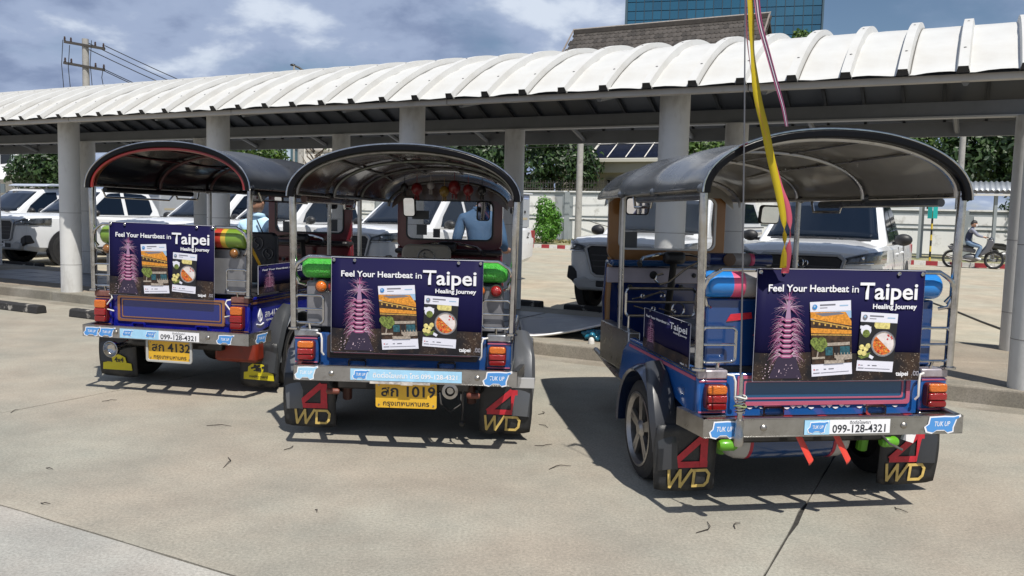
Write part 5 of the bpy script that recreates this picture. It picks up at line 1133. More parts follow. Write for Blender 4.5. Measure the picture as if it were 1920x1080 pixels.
        G().prism([(2.15, 1.86), (2.3, 1.90), (5.2, 1.98), (5.24, 1.92), (2.15, 1.83)], 'yz', -.82, .82).done('canopy_roof', mat('canopy_roof2', (.46, .50, .57), .35, .2), T, bevel=.015)
        for s in (-1, 1):
            for y in (2.3, 3.3): G().tube([(s * .60, y, 1.72), (s * .62, y, 1.86)], .02, 6).done('rack_leg', alloy, T)
    elif top == 'shell':
        pr = [(3.58, 1.137), (3.52, 1.80), (3.75, 1.87), (4.7, 1.86), (5.02, 1.78), (5.22, 1.137)]
        vs = [(s * (.86 - .16 * max(0, z - 1.137) / .73), y, z) for s in (-1, 1) for y, z in pr]; q = len(pr)
        cb = G().add(vs, [tuple(range(q - 1, -1, -1)), tuple(range(q, 2 * q))] + [(i, (i + 1) % q, q + (i + 1) % q, q + i) for i in range(q)]).done('canopy', shell, T, bevel=.06, smooth=50)
        for s in (-1, 1):
            G().add([(s * (.868 - .16 * (z - 1.137) / .73), y, z) for y, z in ((3.70, 1.36), (3.70, 1.70), (4.75, 1.70), (4.98, 1.36))], [(0, 1, 2, 3)]).done('canopy_window', cglass, cb, smooth=0, solid=.004)
            G().tube([(s * .87, 3.6, 1.28), (s * .87, 5.1, 1.28)], .012, 6).done('canopy_moulding', trimb, cb)
    elif top == 'rails':
        for s in (-1, 1): G().tube([(s * .62, 2.2, 1.78), (s * .62, 2.3, 1.83), (s * .60, 3.2, 1.82), (s * .60, 3.3, 1.76)], .018, 6).done('roof_rail', trimb, T)
trucks = [(-10.35, 3.70, 'rack', 'white pickup at the far left edge with a raised grey roof over its bed'), (-7.50, 3.45, 'box', 'white pickup whose headlight and wheel show beside the lit pillar'), (-2.95, 3.40, 'box', 'white pickup behind the dark blue tuk tuk driver, roof just above his head'),
          (-.95, 3.40, 'rails', 'white pickup seen through the windscreen of the dark blue tuk tuk'), (2.30, 3.40, 'box', 'white pickup with tall grey box canopy, seen through the green roll tuk tuk'), (7.20, 3.40, 'shell', 'white pickup with white fibreglass canopy, seen through the light blue tuk tuk windscreen'), (9.68, 3.22, None, 'white pickup facing the camera with its emblem and grille above the banner')]
proto = {}
for a, b, top, lab in trucks:
    T = thing('pickup_truck', lab, 'pickup truck', site(a, b), -TH + radians(random.uniform(-.8, .8)), 'white pickups parked beyond the walkway')
    if top not in proto: build_truck(T, top); proto[top] = T
    else:
        for c in list(proto[top].children): dup_tree(c, T)
tz = text('lettering', 'Z', .16, trimb, T, (.915, 4.9, .92), (pi / 2, 0, pi / 2), bold=.003, shear=.4)
tz.parent = [o for o in bpy.data.objects if o.get('label', '').startswith('white pickup with tall grey')][0]

# ---------------------------------------------------------------- people
skinm = mat('skin_tan', (.50, .28, .19), .5, var=.12, vscale=18); skinl = mat('skin_light', (.50, .29, .21), .5, var=.1, vscale=18); hairm = mat('hair_black', (.012, .010, .010), .5, var=.3, vscale=60, bump=.4, bscale=160)
shirtb = mat('shirt_sky_blue', (.50, .74, .94), .75, var=.08, vscale=9, bump=.25, bscale=18); trousers = mat('trousers_dark', (.025, .028, .04), .8, var=.2, vscale=9, bump=.25, bscale=16); shoe = mat('shoe_black', (.02, .02, .02), .5)
jeans = mat('jeans_blue', (.16, .24, .36), .8, var=.15, vscale=14, bump=.25, bscale=18); vestn = mat('jacket_navy', (.020, .028, .065), .7, var=.2, vscale=9, bump=.25, bscale=16); sleeve = mat('sleeve_grey', (.22, .23, .29), .75, var=.12, vscale=9); maskw = mat('face_mask_white', (.70, .71, .73), .7)
def skin_body(J, E_, root):
    """one continuous skinned surface over joints J: name -> (pos, radius); edges E_"""
    names = list(J); me = bpy.data.meshes.new('sk'); me.from_pydata([J[k][0] for k in names], [(names.index(a), names.index(b)) for a, b in E_], [])
    o = bpy.data.objects.new('sk', me); COL.objects.link(o)
    md = o.modifiers.new('s', 'SKIN'); md.use_smooth_shade = True; md.branch_smoothing = .4
    for i, k in enumerate(names):
        r = J[k][1]; d = me.skin_vertices[0].data[i]; d.radius = (r, r) if not isinstance(r, tuple) else r; d.use_root = (k == root)
    sb = o.modifiers.new('d', 'SUBSURF'); sb.levels = 2; sb.render_levels = 2
    bpy.context.view_layer.update()
    out_ = bpy.data.meshes.new_from_object(o.evaluated_get(bpy.context.evaluated_depsgraph_get()))
    bpy.data.objects.remove(o); return out_
def person(label, loc, rz, J, E_, mats, assign, head, group=None, hair=True, mask=False, helmet=None):
    """head: (centre, yaw, pitch, radius)"""
    T = thing('person', label, 'person', loc, rz, group)
    me = skin_body(J, E_, 'pelvis')
    bm = bmesh.new(); bm.from_mesh(me)
    hc, hy, hp, hr = head; Rm = Matrix.Translation(hc) @ Matrix.Rotation(hy, 4, 'Z') @ Matrix.Rotation(hp, 4, 'X')
    # head: shaped sphere facing local -y with brow, nose, lips, chin, ears
    nu, nv = 28, 20; hv = []
    for i in range(nv + 1):
        for j in range(nu):
            th = pi * i / nv; ph = 2 * pi * j / nu; x, y, z = sin(th) * cos(ph), sin(th) * sin(ph), cos(th)
            f = max(0, -y); X = .80 * x * (1 - .18 * max(0, -z) ** 1.5); Y = .98 * y; Z = 1.22 * z
            if f > 0:
                g_ = lambda x0, z0, sx, sz: math.exp(-((X - x0) / sx) ** 2 - ((Z - z0) / sz) ** 2)
                Y -= .26 * g_(0, -.16, .11, .20) * f + .10 * g_(0, -.24, .17, .07) * f          # nose
                Y -= .07 * g_(0, .24, .45, .09) * f                                           # brow
                Y += .11 * (g_(.30, .08, .15, .09) + g_(-.30, .08, .15, .09)) * f             # eye sockets
                Y -= .07 * g_(0, -.52, .22, .06) * f + .06 * g_(0, -.64, .20, .05) * f          # lips
                Y -= .10 * g_(0, -.95, .25, .18) * f                                          # chin
                Y -= .05 * (g_(.42, -.22, .2, .2) + g_(-.42, -.22, .2, .2)) * f               # cheeks
            hv.append(bm.verts.new(Rm @ (Vector((X, Y, Z)) * hr)))
    hf = []
    for i in range(nv):
        for j in range(nu):
            q = [hv[i * nu + j], hv[(i + 1) * nu + j], hv[(i + 1) * nu + (j + 1) % nu], hv[i * nu + (j + 1) % nu]]
            try: hf.append(bm.faces.new(q))
            except ValueError: pass
    for sx in (-1, 1):   # ears
        ev = []
        for i in range(7):
            for j in range(8):
                th = pi * i / 6; ph = 2 * pi * j / 8; ev.append(bm.verts.new(Rm @ (Vector((sx * .80 + .07 * sin(th) * cos(ph), .06 + .17 * sin(th) * sin(ph), -.02 + .27 * cos(th))) * hr)))
        for i in range(6):
            for j in range(8): hf.append(bm.faces.new([ev[i * 8 + j], ev[(i + 1) * 8 + j], ev[(i + 1) * 8 + (j + 1) % 8], ev[i * 8 + (j + 1) % 8]]))
    bm.faces.ensure_lookup_table(); hs = set(hf)
    me.materials.clear()
    for m in mats: me.materials.append(m)
    for f in bm.faces: f.material_index = 0 if f in hs else assign(f.calc_center_median()); f.smooth = True
    bmesh.ops.recalc_face_normals(bm, faces=bm.faces); bm.to_mesh(me); bm.free(); me.name = 'body'
    o = bpy.data.objects.new('body', me); COL.objects.link(o); o.parent = T
    def onhead(g, name, m, **k):
        ob = g.done(name, m, T, smooth=60, **k); ob.matrix_local = Rm; return ob
    g = G()
    for sx in (-1, 1):
        g.sph((sx * .30 * hr, -.80 * hr, .075 * hr), (.125 * hr, .05 * hr, .045 * hr), 10, 6)
        g.tube([(sx * .14 * hr, -.93 * hr, .25 * hr), (sx * .32 * hr, -.90 * hr, .30 * hr), (sx * .50 * hr, -.74 * hr, .24 * hr)], .045 * hr, 5)
    g.tube([(-.20 * hr, -.955 * hr, -.575 * hr), (0, -1.00 * hr, -.58 * hr), (.20 * hr, -.955 * hr, -.575 * hr)], .018 * hr, 5)
    onhead(g, 'facial_features', mat('eye_dark', (.020, .012, .010), .4))
    if hair:
        hg = G(); n1_, n2_ = 28, 10
        def hp_(u, v):
            ph = 2 * pi * u; lim = 1.14 + .75 * max(0, sin(ph)) + .25 * abs(cos(ph)) - .02 * max(0, -sin(ph)); th = lim * v
            return (1.0 * .84 * hr * sin(th) * cos(ph), 1.03 * hr * sin(th) * sin(ph), 1.27 * hr * cos(th))
        hg.grid(hp_, n1_, n2_); onhead(hg, 'hair', hairm, solid=.006)
    if mask:
        mg = G(); mg.grid(lambda u, v: (.72 * hr * sin((u - .5) * 2.3), -hr * (1.02 * cos((u - .5) * 1.9) + .10 * sin(pi * v)), hr * (-.86 + .78 * v)), 10, 6); onhead(mg, 'face_mask', maskw, solid=.003)
    if helmet:
        mg = G(); mg.grid(lambda u, v: (1.05 * hr * sin(1.5 * v) * cos(2 * pi * u), .06 * hr + 1.2 * hr * sin(1.5 * v) * sin(2 * pi * u), .12 * hr + 1.36 * hr * cos(1.5 * v)), 24, 10); onhead(mg, 'helmet', helmet, solid=.012)
    return T
def hand_joints(J, E_, nm, wrist, d, up, s, curl=.5, sc=1.0):
    """palm plus five unequal, curled fingers; d = pointing direction, up = back of the hand"""
    d = Vector(d).normalized(); up = Vector(up); up = (up - d * up.dot(d)).normalized(); side = d.cross(up) * s; w_ = Vector(wrist)
    J[nm + 'palm'] = (tuple(w_ + d * .055 * sc), .030 * sc); E_.append((nm + 'w', nm + 'palm'))
    for k_, (off, ln) in enumerate(((-.030, .075), (-.010, .085), (.012, .080), (.032, .062))):
        b0 = w_ + d * .085 * sc + side * off * sc; d1 = (d * cos(curl * .7) - up * sin(curl * .7)); d2 = (d * cos(curl * 1.9) - up * sin(curl * 1.9))
        p1 = b0 + d1 * ln * .5 * sc; p2 = p1 + d2 * ln * .5 * sc
        J[f'{nm}f{k_}a'] = (tuple(b0), .0105 * sc); J[f'{nm}f{k_}b'] = (tuple(p1), .0090 * sc); J[f'{nm}f{k_}c'] = (tuple(p2), .0075 * sc)
        E_ += [(nm + 'palm', f'{nm}f{k_}a'), (f'{nm}f{k_}a', f'{nm}f{k_}b'), (f'{nm}f{k_}b', f'{nm}f{k_}c')]
    t0 = w_ + d * .035 * sc - side * .030 * sc; t1 = t0 + (d * .6 - side * .7 - up * .3).normalized() * .038 * sc; t2 = t1 + (d * .9 - side * .1 - up * .4).normalized() * .030 * sc
    J[nm + 't0'] = (tuple(t0), .013 * sc); J[nm + 't1'] = (tuple(t1), .0105 * sc); J[nm + 't2'] = (tuple(t2), .0085 * sc); E_ += [(nm + 'palm', nm + 't0'), (nm + 't0', nm + 't1'), (nm + 't1', nm + 't2')]
def collar(T, c, r, m, tilt=0):
    gg = G().tube([(c[0] + r * 1.1 * cos(a), c[1] + r * sin(a), c[2] + .012 * sin(a)) for a in [2 * pi * i / 20 for i in range(20)]], .020, 6, closed=True, flat=1.2); gg.done('shirt_collar', m, T, smooth=60)

# (2) man standing beyond the middle tuk tuk, back to the camera, right elbow bent
def standing(lean=0.0):
    J = dict(pelvis=((0, 0, .93), (.150, .120)), waist=((0, .0, 1.06), .130), chest=((0, .01, 1.24), (.175, .125)), sho=((0, .015, 1.385), (.13, .09)), neck=((0, .02, 1.47), .056), nk2=((0, .035, 1.53), .050))
    E_ = [('pelvis', 'waist'), ('waist', 'chest'), ('chest', 'sho'), ('sho', 'neck'), ('neck', 'nk2')]
    for s, n in ((-1, 'l'), (1, 'r')):
        J[n + 'sh'] = ((s * .178, .015, 1.375), .072); J[n + 'el'] = ((s * .235, -.03 if s < 0 else -.02, 1.14), .054)
        J[n + 'fa'] = ((s * .25, .08, 1.05), .043); J[n + 'w'] = ((s * (.22 if s < 0 else .27), .17, .99 if s < 0 else 1.05), .031)
        E_ += [('sho', n + 'sh'), (n + 'sh', n + 'el'), (n + 'el', n + 'fa'), (n + 'fa', n + 'w')]
        hand_joints(J, E_, n, J[n + 'w'][0], (-s * .2, .95, .05), (0, .05, 1), s, .6)
        J[n + 'hip'] = ((s * .095, 0, .88), .105); J[n + 'kn'] = ((s * .11, -.015, .49), .068); J[n + 'an'] = ((s * .12, -.03, .10), .045); J[n + 'to'] = ((s * .14, .12, .045), .038)
        E_ += [('pelvis', n + 'hip'), (n + 'hip', n + 'kn'), (n + 'kn', n + 'an'), (n + 'an', n + 'to')]
    return J, E_
J, E_ = standing()
def asg2(c):
    if c.z > 1.49: return 0
    if c.z < .09: return 3
    if c.z < .97 and abs(c.x) < .20: return 2
    if c.z < 1.16 and abs(c.x) > .165 and c.y > .03: return 0
    return 1
MM = Matrix.Translation(tukM.location) @ Matrix.Rotation(tukM.rotation_euler.z, 4, 'Z')
q = MM @ Vector((.165, 3.55, 0)); q.z = .0
ps = person('man in blue shirt standing in front of the green roll tuk tuk, back turned', q, radians(-6), J, E_, [skinm, mat('shirt_steel_blue', (.048, .11, .21), .75, var=.08, vscale=9, bump=.25, bscale=18), trousers, shoe], asg2, (Vector((0, .055, 1.615)), radians(180 + 12), radians(6), .100), 'men in blue shirts')
collar(ps, (0, .025, 1.462), .062, MATS['shirt_steel_blue'])

# (1) shorter man standing in front of the dark blue tuk tuk, facing the camera and looking down at his hands
J, E_ = standing()
def asg1(c):
    if c.z > 1.49: return 0
    if c.z < .09: return 3
    if c.z < .97 and abs(c.x) < .20: return 2
    if c.z < 1.16 and abs(c.x) > .165 and c.y > .03: return 0
    return 1
pd = person('man in light blue shirt standing beyond the dark blue tuk tuk, looking down', (-2.73, 9.12, 0), radians(180 - 8), J, E_, [skinm, shirtb, trousers, shoe], asg1, (Vector((0, .055, 1.615)), radians(180 - 10), radians(20), .104), 'men in blue shirts')
pd.scale = (.94, .94, .91)
collar(pd, (0, .025, 1.470), .064, shirtb)
G().boxb(-.135, -.075, .128, .136, 1.24, 1.30).done('shirt_pocket', shirtb, pd, bevel=.004)
G().tube([(-.04, .128, 1.42), (-.10, .14, 1.30), (-.16, .12, 1.20)], .008, 5).done('shoulder_strap', trousers, pd)

# (3) motorbikes on the far side of the lot
def motorbike(label, loc, rz, col):
    T = thing('motorbike', label, 'motorbike', loc, rz, 'motorbikes by the far kerb')
    pm_ = mat('moto_' + col[0], col[1], .3, coat=.5)
    for x, n in ((-.62, 'rear'), (.62, 'front')):
        wv = G().tube([(x + .258 * cos(a), 0, .29 + .258 * sin(a)) for a in [2 * pi * i / 28 for i in range(28)]], .042, 8, closed=True).done('wheel', rubber, T)
        gg = G().tube([(x + .225 * cos(a), 0, .29 + .225 * sin(a)) for a in [2 * pi * i / 24 for i in range(24)]], .012, 6, closed=True)
        for i in range(9): gg.tube([(x, 0, .29), (x + .22 * cos(2 * pi * i / 9), 0, .29 + .22 * sin(2 * pi * i / 9))], .004, 4)
        gg.cyl((x, -.05, .29), (x, .05, .29), .045, 12); gg.done('spokes', alloy, wv)
        G().grid(lambda u, v, x=x: (x + .315 * cos(radians(35 + 110 * u)), (v - .5) * .11, .29 + .315 * sin(radians(35 + 110 * u))), 10, 2).done('mudguard', pm_, T, smooth=60, solid=.008)
    G().tube([(.62, 0, .29), (.50, 0, .70), (.40, 0, .98)], [.025, .035, .030], 8).done('fork', darksteel, T)
    G().tube([(-.62, 0, .30), (-.25, 0, .33), (.05, 0, .30), (.20, 0, .45), (.42, 0, .80)], [.03, .06, .07, .06, .04], 8).done('frame', darksteel, T)
    G().sph((-.05, 0, .34), (.26, .13, .15), 14, 10).done('engine', mat('engine_alloy', (.20, .20, .20), .4, .7), T)
    G().prism([(.52, .98), (.60, .86), (.46, .55), (.20, .40), (.18, .48), (.34, .70), (.40, .95)], 'xz', -.20, .20).done('leg_shield', pm_, T, bevel=.03, smooth=60)
    G().prism([(-.78, .72), (-.70, .60), (-.30, .55), (.05, .50), (.08, .62), (-.10, .70), (-.55, .74)], 'xz', -.10, .10).done('tail_body', pm_, T, bevel=.03, smooth=60)
    G().prism([(-.72, .755), (-.66, .80), (-.25, .78), (.02, .70), (.0, .66), (-.5, .72)], 'xz', -.12, .12).done('saddle', blackp, T, bevel=.03, smooth=60)
    G().tube([(.30, -.31, 1.02), (.40, -.15, 1.04), (.42, 0, 1.02), (.40, .15, 1.04), (.30, .31, 1.02)], .014, 6).done('handlebar', blackp, T)
    G().sph((.50, 0, .97), (.08, .09, .08), 12, 8).done('headlight', lampg, T)
    for s in (-1, 1): G().tube([(.38, s * .22, 1.04), (.42, s * .27, 1.20)], .006, 5).sph((.42, s * .28, 1.23), (.015, .06, .04), 10, 6).done('mirror', blackp, T)
    G().tube([(-.05, -.12, .25), (-.45, -.15, .30), (-.80, -.15, .40)], [.02, .04, .045], 8).done('exhaust_pipe', darksteel, T)
    return T
bk = motorbike('black and white motorbike carrying a rider along the red and white kerb', site(11.65, 24.35), -TH + radians(3), ('silver', (.10, .10, .11)))
J = dict(pelvis=((-.20, 0, .86), .135), waist=((-.19, 0, 1.00), .125), chest=((-.13, 0, 1.17), (.16, .13)), sho=((-.09, 0, 1.28), (.11, .12)), neck=((-.06, 0, 1.35), .055), nk2=((-.045, 0, 1.40), .050))
E_ = [('pelvis', 'waist'), ('waist', 'chest'), ('chest', 'sho'), ('sho', 'neck'), ('neck', 'nk2')]
for s, n in ((-1, 'l'), (1, 'r')):
    J[n + 'sh'] = ((-.08, s * .18, 1.28), .066); J[n + 'el'] = ((.10, s * .25, 1.09), .050); J[n + 'fa'] = ((.20, s * .27, 1.06), .042); J[n + 'w'] = ((.27, s * .29, 1.05), .030)
    E_ += [('sho', n + 'sh'), (n + 'sh', n + 'el'), (n + 'el', n + 'fa'), (n + 'fa', n + 'w')]; hand_joints(J, E_, n, J[n + 'w'][0], (.8, 0, -.1), (.1, 0, 1), -s, .9, .8)
    J[n + 'hip'] = ((-.16, s * .10, .83), .098); J[n + 'kn'] = ((.22, s * .17, .72), .068); J[n + 'an'] = ((.08, s * .17, .36), .046); J[n + 'to'] = ((.24, s * .18, .30), .036)
    E_ += [('pelvis', n + 'hip'), (n + 'hip', n + 'kn'), (n + 'kn', n + 'an'), (n + 'an', n + 'to')]
def asg3(c):
    if c.z > 1.375: return 0
    if c.x > .245 and c.z > .95: return 0
    if c.z < .36: return 4
    if c.z < .90: return 2
    return 3 if (abs(c.y) > .15 and c.z > .95) else 1
pr_ = person('motorbike rider in navy vest, grey sleeves and pale jeans', site(11.65, 24.35), -TH + radians(3), J, E_, [skinm, vestn, jeans, sleeve, maskw], asg3, (Vector((-.03, 0, 1.475)), radians(90), radians(6), .098), None, mask=True)
bk2 = motorbike('dark motorbike parked in the shade under the metal shed roof', site(12.75, 28.6), -TH + radians(40), ('black', (.014, .014, .016)))
bk3 = motorbike('dark motorbike standing behind the rider near the white wall', site(13.6, 29.2), -TH + radians(60), ('black', (.014, .014, .016)))

# ---------------------------------------------------------------- far side of the lot
redk = mat('kerb_red', (.32, .030, .040), .6, var=.15, vscale=5); whik = mat('kerb_white', (.66, .64, .60), .6, var=.08, vscale=5, dirt=((.35, .32, .28), 3, .55, .75))
km = [G().boxb(-.185, .185, -.10, .10, -.02, .15).mesh('kerb_block', m, 0) for m in (redk, whik)]
fk = bpy.data.objects.new('far_kerb', None); COL.objects.link(fk); struct(fk); at_site(fk, 0, 25.0, 0)
for i in range(-22, 52): link(km[i % 2], 'kerb_block', fk, (i * .372, 0, 0))
paintl = mat('road_paint', (.60, .59, .55), .6, dirt=((.36, .34, .29), 4, .45, .7))
struct(at_site(G().boxb(-14, 40, -.05, .05, 0, .004).done('road_marking', paintl, smooth=0), 0, 23.6, 0))
# boundary wall in bays with pilasters, dado and coping, spiked railing above
wallw = mat('wall_white', (.84, .84, .82), .7, var=.04, vscale=1, dirt=((.44, .42, .38), 1.6, .55, .72)); wallg = mat('wall_grey', (.30, .33, .34), .7, var=.08, vscale=2)
bw = thing('boundary_wall', 'long white boundary wall with grey pilasters and a spiked railing on top', 'wall', site(0, 32.6), -TH)
for i in range(-9, 12):
    a = i * 3.05 - .9
    lo = a > 8
    H = 2.0 if lo else 2.62
    G().boxb(a + .14, a + 2.91, 0, .14, 0, H).done('wall_panel', wallg, bw, smooth=0)
    G().boxb(a + .32, a + 2.76, -.025, 0, .16, 1.13).boxb(a + .32, a + 2.76, -.025, 0, 1.42, H - .22).done('wall_inset', wallw, bw, smooth=0)
    G().boxb(a + .14, a + 2.91, -.045, .0, 1.24, 1.32).boxb(a + .10, a + 2.95, -.05, .19, H, H + .07).done('wall_moulding', wallw, bw, smooth=0)
    G().boxb(a - .14, a + .14, -.07, .18, 0, H + .03).done('pilaster', wallg, bw, smooth=0)
    if not lo:
        gg = G()
        for q in range(20): gg.boxb(a + .05 + q * .15, a + .075 + q * .15, .06, .085, H + .07, H + .58 + .05 * (q % 2))
        gg.boxb(a, a + 3.05, .055, .09, H + .16, H + .20).boxb(a, a + 3.05, .055, .09, H + .46, H + .49)
        r_ = gg.done('railing', mat('railing_dark', (.05, .045, .04), .6), bw, smooth=0); r_['kind'] = 'stuff'

# foliage -------------------------------------------------------------------------------------------------
def leafmat(name, c, c2):
    m = bpy.data.materials.new(name); m.use_nodes = True; n = m.node_tree.nodes; l = m.node_tree.links; b = n['Principled BSDF']
    gi = n.new('ShaderNodeNewGeometry'); r = n.new('ShaderNodeValToRGB'); e = r.color_ramp.elements; e[0].color = (*c, 1); e[1].color = (*c2, 1); l.new(gi.outputs['Random Per Island'], r.inputs[0])
    l.new(r.outputs[0], b.inputs['Base Color']); b.inputs['Roughness'].default_value = .45
    t = n.new('ShaderNodeBsdfTranslucent'); l.new(r.outputs[0], t.inputs[0]); x = n.new('ShaderNodeMixShader'); x.inputs[0].default_value = .3
    l.new(b.outputs[0], x.inputs[1]); l.new(t.outputs[0], x.inputs[2]); l.new(x.outputs[0], n['Material Output'].inputs[0]); return m
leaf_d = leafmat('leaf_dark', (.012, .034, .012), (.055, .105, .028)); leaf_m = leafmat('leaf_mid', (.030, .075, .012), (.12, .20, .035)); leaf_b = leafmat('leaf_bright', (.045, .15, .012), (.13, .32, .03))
bark = mat('bark', (.11, .085, .06), .9, var=.3, vscale=8, bump=.5, bscale=20)
def crown_mesh(name, clumps, n, size, m, seed, droop=.2):
    r = random.Random(seed); vs = []; fs = []
    tot = sum(c[3] * c[4] for c in clumps)
    for (cx_, cy_, cz_, rx, rz_) in clumps:
        k = int(n * rx * rz_ / tot)
        for _ in range(k):
            d = Vector((r.gauss(0, 1), r.gauss(0, 1), r.gauss(0, 1))).normalized(); rad = r.uniform(.45, 1.08) ** .6 * (1 + .18 * sin(d.x * 7 + seed) * cos(d.z * 6 + d.y * 5))
            p = Vector((cx_ + d.x * rx * rad, cy_ + d.y * rx * rad, cz_ + d.z * rz_ * rad))
            nrm = (d + Vector((r.uniform(-.8, .8), r.uniform(-.8, .8), r.uniform(-.2, 1.0)))).normalized(); t1 = nrm.orthogonal().normalized(); t1 = Matrix.Rotation(r.uniform(0, 6.28), 3, nrm) @ t1; t2 = nrm.cross(t1)
            s = size * r.uniform(.6, 1.35); o = len(vs)
            vs += [p - t1 * s, p + t2 * s * .42 - nrm * s * droop * .3, p + t1 * s * 1.1 - nrm * s * droop, p - t2 * s * .42 - nrm * s * droop * .3]; fs.append((o, o + 1, o + 2, o + 3))
    me = bpy.data.meshes.new(name); me.from_pydata([tuple(v) for v in vs], [], fs); me.materials.append(m); me.update(); return me
def tree(name, label, loc, h, clumps, n, size, m, seed, group='trees beyond the lot', trunk=.14):
    T = thing(name, label, 'tree', loc, 0, group)
    o = bpy.data.objects.new('crown', crown_mesh('crown', clumps, n, size, m, seed)); COL.objects.link(o); o.parent = T
    r = random.Random(seed); g = G().tube([(0, 0, 0), (.05, 0, h * .35), (-.04, .03, h * .7), (0, 0, h)], [trunk, trunk * .8, trunk * .55, trunk * .2], 9)
    for c in clumps:
        b0 = Vector((0, 0, min(h * .8, max(h * .35, c[2] - 1.2)))); e = Vector(c[:3]); g.tube([tuple(b0), tuple(b0.lerp(e, .5) + Vector((r.uniform(-.1, .1), 0, .1))), tuple(e)], [trunk * .5, trunk * .35, trunk * .12], 6)
    g.done('trunk', bark, T, smooth=60); return T
def S3(a, b): v = site(a, b); return (v.x, v.y, 0)
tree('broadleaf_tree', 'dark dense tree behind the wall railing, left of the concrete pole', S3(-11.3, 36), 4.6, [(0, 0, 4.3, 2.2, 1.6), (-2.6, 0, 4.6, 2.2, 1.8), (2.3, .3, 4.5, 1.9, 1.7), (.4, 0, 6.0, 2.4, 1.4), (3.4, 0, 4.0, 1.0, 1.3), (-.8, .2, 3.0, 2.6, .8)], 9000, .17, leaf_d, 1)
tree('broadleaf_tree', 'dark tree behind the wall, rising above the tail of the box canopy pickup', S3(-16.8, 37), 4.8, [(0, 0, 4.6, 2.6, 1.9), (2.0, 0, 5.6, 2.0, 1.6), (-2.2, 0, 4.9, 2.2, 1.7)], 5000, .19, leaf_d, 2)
tree('broadleaf_tree', 'sunlit green tree between the two pillars behind the light blue tuk tuk roof', S3(-1.4, 39), 5.0, [(0, 0, 5.0, 1.7, 1.5), (1.1, 0, 5.8, 1.3, 1.1), (-1.0, 0, 4.6, 1.2, 1.2), (.6, 0, 3.9, 1.3, 1.0)], 5200, .15, leaf_m, 3)
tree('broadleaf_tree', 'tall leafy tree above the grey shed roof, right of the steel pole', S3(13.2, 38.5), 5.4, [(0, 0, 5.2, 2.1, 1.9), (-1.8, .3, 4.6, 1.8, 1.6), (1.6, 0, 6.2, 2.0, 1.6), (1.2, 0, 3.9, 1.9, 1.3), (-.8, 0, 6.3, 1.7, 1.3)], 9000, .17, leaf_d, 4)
tree('broadleaf_tree', 'mid green tree above the shed roof behind the light blue tuk tuk rear bow', S3(9.6, 39.5), 5.2, [(0, 0, 5.0, 1.9, 1.7), (-1.6, 0, 5.0, 1.5, 1.4), (1.1, .2, 4.2, 1.6, 1.4)], 5200, .16, leaf_m, 5)
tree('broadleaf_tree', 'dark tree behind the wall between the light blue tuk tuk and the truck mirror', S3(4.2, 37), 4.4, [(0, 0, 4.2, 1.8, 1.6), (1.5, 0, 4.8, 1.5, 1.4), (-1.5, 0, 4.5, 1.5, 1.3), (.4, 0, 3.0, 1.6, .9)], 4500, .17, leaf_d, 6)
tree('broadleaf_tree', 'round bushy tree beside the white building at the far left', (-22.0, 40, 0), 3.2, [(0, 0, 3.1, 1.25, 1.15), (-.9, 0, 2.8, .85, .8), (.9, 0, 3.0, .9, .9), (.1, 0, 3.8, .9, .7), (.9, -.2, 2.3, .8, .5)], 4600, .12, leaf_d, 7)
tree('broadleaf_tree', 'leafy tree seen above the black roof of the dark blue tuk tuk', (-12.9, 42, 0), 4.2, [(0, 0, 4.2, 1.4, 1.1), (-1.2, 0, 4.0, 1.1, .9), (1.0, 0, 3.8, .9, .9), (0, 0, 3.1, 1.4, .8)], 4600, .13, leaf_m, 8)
tree('broadleaf_tree', 'small green tree top showing over the white roof in front of the glass tower', S3(-.6, 60), 14.5, [(0, 0, 14.9, .8, 1.0), (-.5, 0, 14.4, .7, .6), (.7, 0, 14.3, .7, .7)], 1500, .17, leaf_m, 9)
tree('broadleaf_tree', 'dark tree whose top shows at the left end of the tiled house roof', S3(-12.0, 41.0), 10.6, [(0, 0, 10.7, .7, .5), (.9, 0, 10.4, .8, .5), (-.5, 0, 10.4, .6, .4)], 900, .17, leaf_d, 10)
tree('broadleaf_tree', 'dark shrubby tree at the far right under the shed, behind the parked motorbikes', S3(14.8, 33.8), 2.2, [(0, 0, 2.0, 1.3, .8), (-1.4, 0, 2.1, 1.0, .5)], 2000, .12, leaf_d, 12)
# trimmed bush on the verge
bs = thing('bush', 'bright green upright bush on the verge in front of the white wall', 'bush', S3(-5.55, 27.2), 0)
o = bpy.data.objects.new('foliage', crown_mesh('foliage', [(0, 0, .75, .62, .62), (.05, 0, 1.35, .60, .60), (-.1, 0, 1.85, .42, .42), (.25, 0, 1.0, .5, .6)], 4200, .075, leaf_b, 21)); COL.objects.link(o); o.parent = bs
G().tube([(0, 0, 0), (0, 0, 1.2)], [.05, .02], 7).done('stem', bark, bs)
gr = crown_mesh('dry_grass', [(-3.5 + i * .7, (i % 3) * .3, .12, .5, .12) for i in range(14)], 1500, .07, leafmat('grass_dry', (.14, .14, .05), (.34, .30, .13)), 31)
go = bpy.data.objects.new('dry_grass', gr); COL.objects.link(go); struct(go, 'stuff'); at_site(go, -3.2, 28.5, .08)
